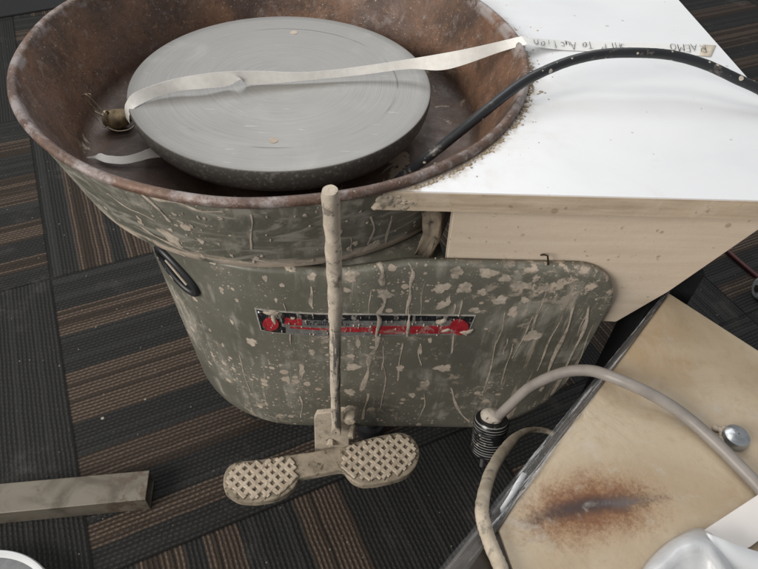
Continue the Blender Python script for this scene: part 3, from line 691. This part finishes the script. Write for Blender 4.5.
for pad in (padL, padR):
    Pw = [at(x, y, PZ) for x, y in pad]; Pw = [(p.x, p.y) for p in Pw]
    b = bmesh.new(); cx = sum(p[0] for p in Pw) / len(Pw); cy = sum(p[1] for p in Pw) / len(Pw)
    for ang in (R(52), R(-38)):
        d = Vector((math.cos(ang), math.sin(ang))); n = Vector((-d.y, d.x)); pitch = .0088
        for k in range(-9, 10):
            o_ = Vector((cx, cy)) + n * pitch * k; ts = [t * .0006 for t in range(-130, 131) if inside(o_ + d * (t * .0006), Pw)]
            if len(ts) < 5: continue
            t0, t1 = ts[0], ts[-1]; m_ = max(2, int((t1 - t0) / .003)); prev = None; hh = .0023 if ang > 0 else .0021
            for i in range(m_ + 1):
                c = o_ + d * (t0 + (t1 - t0) * i / m_); j_ = random.uniform(.85, 1.25)
                r = [b.verts.new((c.x + n.x * a_ * j_, c.y + n.y * a_ * j_, PZ + z * (random.uniform(.8, 1.05) if z > 0 else 1))) for a_, z in ((-.0035, -.0003), (-.0016, hh), (.0016, hh), (.0035, -.0003))]
                if prev:
                    for q in range(3): b.faces.new((prev[q], prev[q + 1], r[q + 1], r[q]))
                else: b.faces.new(r)
                prev = r
            b.faces.new(prev[::-1])
    bmesh.ops.recalc_face_normals(b, faces=b.faces[:]); link('tread_pad', b, ridge_m, pedal, False)
b = bmesh.new(); pp = [aty(321, 452, yb), aty(345, 445, yb)]
slab(b, [Vector((pp[0].x, yb + .004, PZ - .009)), Vector((pp[1].x, yb + .004, PZ - .009)), Vector((pp[1].x + .0, .44, PZ - .009)), Vector((pp[0].x, .44, PZ - .009))], (0, 0, .006)); link('pedal_arm', b, clay, pedal, False)

# ------------------------------------------------------------------ table
TZ = .527
F0, F1 = Vector((-.0053, .3705, 0)), Vector((.2866, .3860, 0)); fd = (F1 - F0).normalized()
rA, rB = Vector((.3336, .7678, 0)), Vector((.3518, .5584, 0)); rd = (rB - rA).normalized()
den = fd.x * rd.y - fd.y * rd.x; t = ((rA.x - F0.x) * rd.y - (rA.y - F0.y) * rd.x) / den; FR = F0 + fd * t
BR = rA - rd * .30; back = 1.12
table = thing('side_table', 'white topped wooden side table with bare clay-stained edge, cut round the rusty pan', 'table', (.2, .6, 0))
RC = .2372
a0 = math.atan2(F0.y - CY, F0.x - CX); a1 = R(97); arc = [(CX + RC * math.cos(a0 + (a1 - a0) * k / 60), CY + RC * math.sin(a0 + (a1 - a0) * k / 60)) for k in range(61)]
def ttop(z0, z1, inset, mat, name, par, edge=False):
    b = bmesh.new(); pts = [(p[0], p[1]) for p in arc][::-1]
    f0 = F0 + Vector((.001, inset, 0)); n = 40; fr = []
    for k in range(n + 1):
        p = f0 + (FR + Vector((-inset, inset, 0)) - f0) * (k / n); fr.append((p.x, p.y + (random.uniform(0, .0003) * (k < 14) if edge else 0)))
    pts = pts + fr + [(BR.x - inset, BR.y), (CX - .02, BR.y)]
    b2 = bmesh.new(); poly_prism(b, pts, z0, z1); bmesh.ops.triangulate(b, faces=[f for f in b.faces if len(f.verts) > 4]); b2.free()
    return link(name, b, mat, par, False)
deck = ttop(TZ - .0185, TZ - .0012, 0, ply_edge, 'tabletop', table, True); ttop(TZ - .0012, TZ, .0008, white, 'laminate_surface', deck)
# broken corner at the pan: crumbly clay
b = bmesh.new(); random.seed(3)
for k in range(70):
    t = random.random() ** 1.5 * .035; p = F0 + fd * t + Vector((0, random.uniform(.0005, .0025), 0)); r = random.uniform(.0022, .0052) * (1 - t * 16)
    z = TZ - .005 - random.uniform(0, .011); m4 = Matrix.Translation((p.x, p.y, z)) @ Matrix.Diagonal((r * random.uniform(.8, 1.7), r * .55, r * random.uniform(.6, 1.0), 1))
    bmesh.ops.create_icosphere(b, subdivisions=3, radius=1, matrix=m4)
from mathutils import noise as mn_
for v in b.verts: v.co += mn_.noise_vector(v.co * 500) * .0011
link('clay_crust', b, clay, deck, 'all')
# side panel, in the plane of the front edge, set back 8 mm
back_off = .0095
def onpanel(px, py):
    d = ray(px, py); n = Vector((-fd.y, fd.x, 0)); o = F0 + Vector((0, back_off, 0)); t = (o - CAM).dot(n) / d.dot(n); return CAM + d * t
A_ = onpanel(452.5, 216); B_ = onpanel(447, 265); D_ = onpanel(616, 322); E_ = onpanel(668, 292); G_ = onpanel(758, 230)
zt = TZ - .0187
def pz(p, z): return Vector((p.x, p.y, z))
left = A_; lb = pz(A_ + fd * .003, .378); dirEG = (G_ - E_); tt = (zt - E_.z) / dirEG.z; top_r = E_ + dirEG * tt
b = bmesh.new(); slab(b, [pz(A_, zt), lb, D_, E_, top_r], (0, .016, 0)); panel = link('side_panel', b, ply, table, False, .0006)
b = bmesh.new(); q = [onpanel(x, y) + Vector((0, -.003, 0)) for x, y in ((529, 263), (540, 253), (545, 249))]
tube(b, [onpanel(545.5, 264), onpanel(546.5, 263) + Vector((0, -.006, 0)), onpanel(547, 256) + Vector((0, -.007, 0)), onpanel(546.5, 250) + Vector((0, -.007, 0)), onpanel(543, 252) + Vector((0, -.003, 0)), onpanel(541, 255) + Vector((0, 0, 0))], .0009, 8); link('wire_hook', b, wire_m, panel)
# rear legs of the table, behind everything
for (x, y) in ((.30, .95), (.02, .98)):
    b = bmesh.new(); poly_prism(b, [(x - .02, y - .02), (x + .02, y - .02), (x + .02, y + .02), (x - .02, y + .02)], 0, zt); link('leg', b, ply, table, False, .001)
b = bmesh.new(); poly_prism(b, [(.262, .41), (.30, .412), (.30, .45), (.262, .448)], 0, .42); link('leg', b, mat_dark, table, False, .001)
# crumbs of dried clay lying along the seam
b = bmesh.new(); random.seed(9)
for k in range(420):
    a = a0 + random.random() ** .9 * R(86); rad = .2445 + abs(random.gauss(0, .0024)) + (random.random() < .07) * random.uniform(0, .03); x, y = CX + rad * math.cos(a), CY + rad * math.sin(a)
    if (x - F0.x) * fd.y * -1 + (y - F0.y) * fd.x < .001: continue
    r = random.uniform(.0003, .0011) * (1.3 if rad < .248 else .8)
    bmesh.ops.create_icosphere(b, subdivisions=1, radius=1, matrix=Matrix.Translation((x, y, TZ + r * .3)) @ Matrix.Diagonal((r * random.uniform(.8, 1.8), r * random.uniform(.8, 1.6), r * .7, 1)))
for (px, py, r) in ((541, 92, .0022), (538, 94, .0014), (545, 93, .0012)):
    p = at(px, py, TZ); bmesh.ops.create_icosphere(b, subdivisions=2, radius=1, matrix=Matrix.Translation(p) @ Matrix.Diagonal((r, r * .8, r * .6, 1)))
tag(link('clay_crumbs', b, mat_clay('crumb_clay', (.33, .26, .18), (.50, .42, .32), (.2, .16, .12), .5), None, 'all'), 'crumbs of dried clay scattered on the white tabletop along the pan rim', 'clay crumbs', kind='stuff')

# ------------------------------------------------------------------ tape
tape = thing('masking_tape', 'long strip of white paper tape stretched over the wheel head onto the white table, handwritten', 'tape', tuple(at(300, 75, hz)))
up = [(126, 118, .478), (124.5, 107, .493), (128, 99, .500), (136.6, 91.4, .504), (175, 78.7, .510), (219.7, 72, .512), (258.5, 71, .509), (308, 72, .505), (369, 65, .507), (430, 55.4, .517), (474.6, 47, .528), (521.6, 36, .538)]
dn = [(130, 124, .480), (129, 117, .488), (133, 109, .4935), (152, 98.8, .495), (175, 91.4, .497), (203, 88.6, .498), (228, 86, .4965), (241, 79, .503), (250, 84.5, .4945), (300, 81, .4955), (360, 75, .498), (408, 69, .503), (447, 69.3, .508), (500, 52, .524), (527, 44, .5375)]
def pathpts(L, n):
    P = crom([at(*q) for q in L], 16); out = []; ds = [0]
    for i in range(1, len(P)): ds.append(ds[-1] + (P[i] - P[i - 1]).length)
    j = 0
    for k in range(n + 1):
        t = ds[-1] * k / n
        while j < len(ds) - 2 and ds[j + 1] < t: j += 1
        f = (t - ds[j]) / max(1e-9, ds[j + 1] - ds[j]); out.append(P[j].lerp(P[j + 1], min(1, f)))
    return out
b = bmesh.new(); ribbon(b, pathpts(up, 90), pathpts(dn, 90)); link('tape_span', b, tape_m, tape)
up2 = [(521.6, 36, .538), (532, 38.2, .5362), (545, 39, .5318), (560, 40, .5287), (575, 41, .5279), (620, 42.5, .5277), (670, 43.5, .5277), (703, 44, .5277), (716, 45, .5277)]
dn2 = [(527, 44, .5375), (535, 46, .5358), (546, 48, .5315), (560, 49.5, .5286), (575, 50.5, .5279), (620, 52, .5277), (668, 54, .5277), (700, 55.5, .5277), (711, 56.5, .5277)]
b = bmesh.new(); ribbon(b, pathpts(up2, 40), pathpts(dn2, 40), .0002); flat = link('tape_end', b, tape_w, tape)
b = bmesh.new(); ribbon(b, pathpts([(703, 44.3, .5281), (716, 45.2, .5281)], 3), pathpts([(699, 55.2, .5281), (711, 56.3, .5281)], 3), .0002); link('tape_tip', b, simple('tan_tape_tip', (.70, .62, .50), .7), tape, 'all')
b = bmesh.new(); ribbon(b, pathpts([(176, 142, .462), (150, 148, .458), (140, 152, .453), (125, 156, .447), (108, 155.5, .4455), (100, 153, .446), (96, 155.5, .445), (86, 157, .447)], 30), pathpts([(178, 156, .452), (152, 158, .450), (140, 161, .446), (124, 164, .4425), (108, 163, .4425), (100, 160.5, .443), (95, 158.5, .443), (88, 158.2, .4455)], 30)); link('tape_tail', b, tape_m, tape)
# handwriting, upside down: RAEMO SHIP To Auction
G = {'R': [[(0, 0), (0, 1), (.5, .95), (.5, .55), (0, .5), (.55, 0)]], 'A': [[(0, 0), (.3, 1), (.6, 0)], [(.12, .4), (.5, .4)]], 'E': [[(.5, 1), (0, 1), (0, 0), (.5, 0)], [(0, .5), (.4, .5)]], 'M': [[(0, 0), (.05, 1), (.3, .4), (.55, 1), (.6, 0)]],
     'O': [[(.3, 1), (.02, .7), (.05, .2), (.3, 0), (.55, .3), (.5, .8), (.3, 1)]], 'S': [[(.5, .9), (.2, 1), (.05, .75), (.45, .35), (.3, 0), (0, .1)]], 'H': [[(0, 0), (0, 1)], [(.5, 0), (.5, 1)], [(0, .5), (.5, .5)]], 'I': [[(.1, 0), (.1, 1)]],
     'P': [[(0, 0), (0, 1), (.5, .9), (.45, .55), (0, .5)]], 'T': [[(.3, 0), (.3, 1)], [(0, 1), (.6, 1)]], 'o': [[(.25, .55), (0, .35), (.1, .02), (.4, .1), (.42, .45), (.25, .55)]],
     'u': [[(0, .55), (.05, .05), (.3, .05), (.42, .55), (.45, 0)]], 'c': [[(.4, .5), (.1, .5), (.02, .15), (.2, 0), (.42, .08)]], 't': [[(.2, .95), (.2, .05), (.35, 0)], [(0, .6), (.42, .6)]], 'i': [[(.1, .5), (.1, 0)]], 'n': [[(0, 0), (.02, .55)], [(.02, .4), (.25, .55), (.4, .4), (.45, 0)]]}
i = 0
for word, X0, X1 in (('RAEMO', 704, 668), ('SHIP', 625, 600), ('To', 592, 579), ('Auction', 576, 531)):
    b = bmesh.new()
    for wi, ch in enumerate(word):
        i += 1; hs = 1.12 if ch.isupper() else 1.25
        for st in G[ch]:
            pts = []
            for (gx, gy) in st:
                px = X0 + (X1 - X0) * (wi + gx * 1.35) / len(word); f = max(0, (px - 531) / 169); yb_ = 38.6 + 5.0 * f ** .55
                py = yb_ + .8 + gy * 6.0 * hs + .8 * math.sin(i * 2.3) + .4 * math.sin(gx * 9 + i); px += 1.0 * math.sin(i * 1.9) + gy * 1.6
                pts.append(at(px, py, .5290 if px > 562 else .5290 + (562 - px) * .00028))
            for p, q in zip(pts, pts[1:]):
                d = (q - p).normalized(); n = Vector((-d.y, d.x, 0)) * random.uniform(.00024, .0004); b.faces.new([b.verts.new(v) for v in (p - n, q - n, q + n, p + n)])
    link('handwritten_word', b, ink, flat, False)

# ------------------------------------------------------------------ black cord
L = [(398, 180, .455), (428, 157, .500), (456, 134.5, .520), (484, 112, .535), (512.5, 89.5, .545), (534, 76, .551), (568, 61.6, .556), (602, 54, .560), (636, 52.7, .562), (670, 55, .560), (704, 64, .556), (738, 79.5, .549), (765, 93, .542), (800, 122, .525), (835, 165, .50)]
b = bmesh.new(); tube(b, crom([at(*q) for q in L], 12), .0045, 14, .015); cord = link('extension_cord', b, black_cord, None, 'all')
tag(cord, 'thick black clay-spotted power cord arching out of the rusty pan over the white table', 'cord')

# wooden toggle with wire loops
tog = thing('wire_cutter', 'round tan wooden clay cutter handle with thin wire loops lying inside the rusty pan', 'clay cutter', tuple(at(118, 120, .44)))
b = bmesh.new(); bmesh.ops.create_uvsphere(b, u_segments=28, v_segments=18, radius=1); c = at(118, 118.5, .4485)
for v in b.verts:
    f = 1 + .12 * (abs(v.co.x) > .7) * -1; v.co = Vector((v.co.x * .0150, v.co.y * .0122 * f, v.co.z * .0095 * f)); v.co.rotate(Matrix.Rotation(R(25), 3, 'Z'))
    v.co += c + mn0.noise_vector(v.co * 120) * .0016
link('handle', b, wood_m, tog, 'all')
for k, (L, r) in enumerate(([[(107, 122, .452), (98, 112, .462), (84, 97, .480), (87, 95, .484), (98, 106, .472), (107, 118, .46), (108, 122, .452)], .0006], [[(104, 116, .462), (94, 110, .465), (92, 102, .476), (90, 94, .485), (82, 96, .480), (88, 108, .466), (98, 120, .452), (104, 127, .447), (109, 124, .447)], .0005], [[(108, 128, .447), (118, 131, .444), (130, 129, .443), (136, 122, .444), (133, 117, .445)], .0007])):
    b = bmesh.new(); tube(b, crom([at(*q) for q in L], 8), r, 6); link('wire_loop', b, thin_wire, tog, 'all')
b = bmesh.new()
for k in range(5):
    cc = at(105.5, 118, .455); tube(b, [cc + Vector((.001 * math.sin(k) + .0003 * k, .0075 * math.cos(t), .0075 * math.sin(t))) for t in [i * .35 for i in range(19)]], .0007, 6)
link('wire_wrap', b, thin_wire, tog, 'all')

# ------------------------------------------------------------------ tan metal box
BZ = .40
K = at(668, 292, BZ); e1 = (at(451, 560, BZ) - K).normalized(); e2 = (at(758, 350, BZ) - K).normalized()
K1, K2, K3 = K + e1 * .42, K + e1 * .42 + e2 * .42, K + e2 * .42
box = thing('metal_box', 'tan metal cabinet with a burnt rusty stain on top and a bolt head', 'cabinet', ((K.x + K2.x) / 2, (K.y + K2.y) / 2, 0))
b = bmesh.new(); ins = .004; q = [K, K1, K2, K3]
poly_prism(b, [(p.x, p.y) for p in q], BZ - .02, BZ - .001); frame = link('top_frame', b, dark_steel, box, False, .0025)
cen = (K + K1 + K2 + K3) / 4; b = bmesh.new(); q2 = [p + (cen - p).normalized() * .03 for p in q]
poly_prism(b, [(p.x, p.y) for p in q2], .0, BZ - .0202); link('cabinet_body', b, dark_steel, box, False, .003)
tl = [at(668.5, 294, BZ), at(600, 388, BZ), at(532, 476, BZ), at(498, 530, BZ), at(512, 569, BZ)]
far = tl[-1] + (tl[-1] - tl[-2]).normalized() * .20
b = bmesh.new(); p2 = [(p.x, p.y) for p in tl] + [(far.x, far.y), (K2.x, K2.y), (K3.x - .001, K3.y - .001)]
poly_prism(b, p2, BZ - .002, BZ + .0012); topp = link('top_plate', b, tan, box, False, .0006)
b = bmesh.new(); c = at(735, 438, BZ + .004)
hexp = [(c.x + .0098 * math.cos(t * math.pi / 3 + .3), c.y + .0098 * math.sin(t * math.pi / 3 + .3)) for t in range(6)]
lathe(b, [(.0005, BZ + .0105), (.006, BZ + .0103), (.0092, BZ + .0082), (.0100, BZ + .005), (.0100, BZ + .001)], (c.x, c.y), 28); link('bolt', b, bolt_m, box)
b = bmesh.new(); c2 = at(722, 434, BZ + .003)
for k in range(14): bmesh.ops.create_icosphere(b, subdivisions=2, radius=1, matrix=Matrix.Translation(c2 + Vector((random.uniform(-.004, .004), random.uniform(-.005, .005), 0))) @ Matrix.Diagonal((.0028, .0028, .0018, 1)))
link('sealant_blob', b, clay_splat, box, 'all')
film = mat_film()
# plastic film along the left edge
b = bmesh.new(); random.seed(4); cols = []
outn = Vector((e1.y, -e1.x, 0)); outn = outn if outn.dot(K - cen) > 0 else -outn
for k in range(80):
    t = k / 79; p = K.lerp(K + e1 * .36, t); wd_ = .003 + .012 * t; row = []
    for j in range(7):
        f = j / 6; row.append(p + outn * (.0015 - wd_ * f) + Vector((0, 0, .0016 + .0030 * (.3 + t) * abs(math.sin(k * .37 + f * 5 + math.sin(k * .11) * 3)) + random.uniform(0, .0004))))
    cols.append([b.verts.new(v) for v in row] )
for A, B in zip(cols, cols[1:]):
    for k in range(6): b.faces.new((A[k], A[k + 1], B[k + 1], B[k]))
fo = link('film_strip', b, film, box, 'all'); tag(fo, 'clear crinkled plastic film', None)
so = fo.modifiers.new('t', 'SOLIDIFY'); so.thickness = .0001
b = bmesh.new(); sA_ = [at(x, y, BZ + .004) for x, y in ((522, 472), (515, 483), (508, 496), (500, 508))]; sB_ = [at(x, y, BZ + .002) for x, y in ((527, 474), (521, 486), (511, 500), (501, 513))]
ribbon(b, sA_, sB_, .0002); link('film_crease', b, plastic_w, box, 'all')
b = bmesh.new(); tube(b, [at(x, y, BZ + .0022) for x, y in ((666, 297), (600, 386), (560, 437), (532, 475), (515, 502), (497, 531))], .0007, 8); link('edge_trim', b, steel, box, 'all')

# ------------------------------------------------------------------ grey cable with its plug
cab = thing('power_cable', 'thick grey cable ending in a black ribbed plug, arching over the tan cabinet', 'cable', tuple(at(609, 375, .415)))
L = [(488, 432, .285), (491, 424, .292), (510, 405, .325), (532, 386, .355), (562, 373, .385), (588, 370.5, .402), (609, 376, .413), (636, 387, .416), (663, 401, .412), (690, 420, .408), (718, 445, .4068), (738, 465, .4068), (758, 486, .4068), (790, 523, .4068), (830, 575, .4068)]
b = bmesh.new(); cp = crom([at(*q) for q in L], 10); tube(b, cp, .0049, 16, .01); link('cable', b, grey_cable, cab, 'all')
p0 = at(491.5, 420, .296); p1 = at(487.5, 450, .262); ax = (p1 - p0).normalized(); ln = (p1 - p0).length
def axial(prof, name, mat, par, n=36):
    b = bmesh.new(); u = ax.orthogonal().normalized(); v = ax.cross(u); rings = []
    for r, t in prof: rings.append([b.verts.new(p0 + ax * t + (u * math.cos(2 * math.pi * k / n) + v * math.sin(2 * math.pi * k / n)) * r) for k in range(n)])
    for i in range(len(rings) - 1):
        for k in range(n): b.faces.new((rings[i][k], rings[i][(k + 1) % n], rings[i + 1][(k + 1) % n], rings[i + 1][k]))
    b.faces.new(rings[0][::-1]); b.faces.new(rings[-1]); bmesh.ops.recalc_face_normals(b, faces=b.faces[:]); return link(name, b, mat, par)
prof = [(.0105, -.003), (.0150, -.0024), (.0170, .0005), (.0172, .006), (.0160, .008)]
k = .010
while k < ln - .006: prof += [(.0166, k), (.0166, k + .0012), (.0156, k + .0016), (.0156, k + .0026)]; k += .003
prof += [(.0166, ln - .005), (.0160, ln), (.013, ln + .002)]
def mat_plug():
    m = M('black_plug_clay_glints'); v = m.n('ShaderNodeVectorMath', operation='DOT_PRODUCT'); m.put(v.inputs[0], m.geo); v.inputs[1].default_value = tuple(ax); wv = m.op('SINE', m.mul(m.sub(v.outputs['Value'], p0.dot(ax) + .010), 2 * math.pi / .003)); c = m.mix(m.mul(m.step(wv, .55, .95), m.step(m.noise(60, 3), .4, .5)), (.012, .013, .015), (.30, .29, .27)); c = m.mix(m.step(m.noise(75, 5, .7), .62, .68), c, (.40, .35, .29)); return m.out(c, .25, 0, m.bump(m.noise(200, 3), .2, .0005))  # light rings are highlights painted on the ribs; the blotches are clay
plug = axial(prof, 'plug', mat_plug(), cab)
axial([(.0108, -.0034), (.0112, -.0062), (.0086, -.0085), (.0062, -.010)], 'strain_collar', mat_clay('clay_on_plug', (.34, .30, .25), (.55, .50, .43), (.02, .02, .02), 1), plug, 24)
b = bmesh.new(); u = ax.orthogonal().normalized(); v = ax.cross(u)
for an in (0, 2.1, 4.2): tube(b, [p0 + ax * (ln + .001) + (u * math.cos(an) + v * math.sin(an)) * .007, p0 + ax * (ln + .016) + (u * math.cos(an) + v * math.sin(an)) * .007], .0022, 8)
link('pin', b, bolt_m, plug)

# clay covered cord
L = [(504, 590, .408), (501, 569, .4075), (492, 548, .4075), (485, 527.6, .4085), (482, 513, .408), (483.4, 498, .398), (489, 477, .378), (498, 459, .355), (507, 447, .335), (516, 437, .315), (528, 430.5, .300), (540, 430, .29), (553, 434, .285), (575, 450, .28)]
b = bmesh.new(); cp = crom([at(*q) for q in L], 10); rr = [(.0048 if i < 82 else .0048 - .0022 * min(1, (i - 82) / 20)) for i in range(len(cp))]; tube(b, cp, rr, 14, .05)
tag(link('cord', b, clay_cord, None, 'all'), 'pale clay-covered cord hanging over the left edge of the tan cabinet beside the plug', 'cord')

# white wrap and strip on the box
b = bmesh.new(); q = [at(x, y, BZ + .006) for x, y in ((700, 533), (758, 495), (800, 468), (800, 510), (758, 541), (750, 547), (722, 560))]
slab(b, q, (0, 0, .0008)); tag(link('paper_strip', b, simple('white_card', (.74, .70, .67), .7, 0, 30, .05), None, False), 'flat off-white card strip lying on the tan cabinet in the lower right corner', 'card strip')
wrap = None
b = bmesh.new(); rows_ = []
outline = [(622, 590), (636, 577), (649, 559), (664, 545), (679, 535), (694.5, 529), (709, 533), (723, 547), (733, 564), (742, 590)]
for dy, shx, zz in ((0, 0, .404), (3, .98, .416), (10, .93, .425), (22, .86, .4275), (27, .84, .424), (60, .75, .421), (110, .6, .410)):
    rows_.append(pathpts([(685 + (x - 685) * (shx or 1), y + dy, zz + .0012 * math.sin(x * .21 + dy * .3)) for x, y in outline], 46))
vv = [[b.verts.new(p + Vector((0, 0, .0022 * mn0.noise(p * 40) + .0006 * abs(mn0.noise(p * 110))))) for p in rw] for rw in rows_]
for A, B in zip(vv, vv[1:]):
    for k in range(46): b.faces.new((A[k], A[k + 1], B[k + 1], B[k]))
wr = link('plastic_wrap', b, simple('milky_plastic', (.55, .56, .57), .28, 0, 30, .2, .25, .001), None, 'all')
so = wr.modifiers.new('t', 'SOLIDIFY'); so.thickness = .0004
tag(wr, 'crumpled milky plastic wrap bulging up at the bottom right corner of the tan cabinet', 'plastic wrap')
b = bmesh.new(); ribbon(b, pathpts([(706, 533, .4255), (722, 539, .426), (740, 546, .424), (765, 554, .42), (800, 566, .416)], 20), pathpts([(738, 590, .412), (745, 588, .412), (757, 590, .412), (775, 592, .411), (810, 605, .408)], 20), .0006)
tag(link('plastic_sheet', b, plastic_w, None, 'all'), 'smooth bluish-white plastic sheet behind the milky wrap in the bottom right corner', 'plastic sheet')

# ------------------------------------------------------------------ square steel tube and round lid on the carpet
SZ = .030
bar = thing('steel_tube', 'worn rectangular steel tube with a rusty open end lying on the carpet at left', 'steel tube', tuple(at(75, 495, 0)))
a, b1, c1, d1 = at(0, 483.5, SZ), at(149.5, 470.5, SZ), at(148, 500, SZ), at(0, 514.5, SZ)
ld = ((b1 - a).normalized() + (c1 - d1).normalized()).normalized(); wd = Vector((ld.y, -ld.x, 0)) * ((b1 - c1).length * .98); en = b1 + ld * .003; 
L0 = -.45; thk = .0025
def boxpts(o_, l0, l1, w0, w1, z0, z1, b):
    p = [o_ + ld * l0 + wd.normalized() * w0, o_ + ld * l1 + wd.normalized() * w0, o_ + ld * l1 + wd.normalized() * w1, o_ + ld * l0 + wd.normalized() * w1]; poly_prism(b, [(v.x, v.y) for v in p], z0, z1)
W0 = wd.length
b = bmesh.new()
sec = [(0, 0), (W0, 0), (W0, SZ), (0, SZ)]; sin_ = [(thk, thk), (W0 - thk, thk), (W0 - thk, SZ - thk), (thk, SZ - thk)]
def ringat(l, s): return [b.verts.new(Vector((b1.x, b1.y, 0)) + ld * l + wd.normalized() * q[0] + Vector((0, 0, q[1] + .0005))) for q in s]
o0, o1, i1, i0 = ringat(L0, sec), ringat(0, sec), ringat(0, sin_), ringat(L0, sin_)
for A, B in ((o0, o1), (o1, i1), (i1, i0), (i0, o0)):
    for k in range(4): b.faces.new((A[k], A[(k + 1) % 4], B[(k + 1) % 4], B[k]))
bmesh.ops.recalc_face_normals(b, faces=b.faces[:]); link('tube_wall', b, steel, bar, False, .0008)
b = bmesh.new(); boxpts(Vector((b1.x, b1.y, 0)), -.012, -.009, thk + .0002, W0 - thk - .0002, thk + .0008, SZ - thk, b); link('end_plug', b, dark_steel, bar, False)
c = at(-38, 640, .03); p = at(10, 550, .03); rad = (Vector((c.x, c.y)) - Vector((p.x, p.y))).length
lid = thing('bucket_lid', 'white round plastic lid with raised rim, cut off by the bottom left corner', 'lid', (c.x, c.y, 0))
b = bmesh.new(); lathe(b, [(rad - .004, .0), (rad, .003), (rad, .027), (rad - .0015, .030), (rad - .004, .030), (rad - .006, .026), (rad - .008, .024)], (c.x, c.y), 96); link('lid_rim', b, plastic_w, lid)
b = bmesh.new(); lathe(b, [(rad - .0079, .0238), (rad - .02, .0245), (.001, .0245)], (c.x, c.y), 96); link('lid_panel', b, simple('grey_plastic', (.20, .205, .21), .4), lid)

# ------------------------------------------------------------------ far right: red cord and a grey castor on the carpet
b = bmesh.new(); tube(b, crom([at(*q) for q in ((722, 246, .006), (740, 262, .006), (758, 277, .006), (785, 298, .006))], 8), .0045, 8)
tag(link('red_cord', b, simple('shaded_red_jacket', (.06, .006, .007), .5), None, 'all'), 'red cord, its colour darkened for the shade, on the shaded carpet at the right edge', 'cord')  # shade of the corner is put into the red itself
cst = thing('castor', 'small grey castor wheel on the carpet at the right edge of the photo', 'castor', tuple(at(762, 290, 0)))
b = bmesh.new(); c = at(763, 289, .02); lathe(b, [(.0005, -.011), (.016, -.011), (.02, -.008), (.02, .008), (.016, .011), (.0005, .011)], (0, 0), 32)
for v in b.verts: v.co = Vector((v.co.z, v.co.x, v.co.y)) + c
link('castor_tyre', b, simple('grey_tyre', (.30, .31, .32), .5), cst)
b = bmesh.new(); lathe(b, [(.0005, -.0122), (.007, -.0122), (.007, .0122), (.0005, .0122)], (0, 0), 20)
for v in b.verts: v.co = Vector((v.co.z, v.co.x, v.co.y)) + c
link('castor_hub', b, dark_steel, cst)
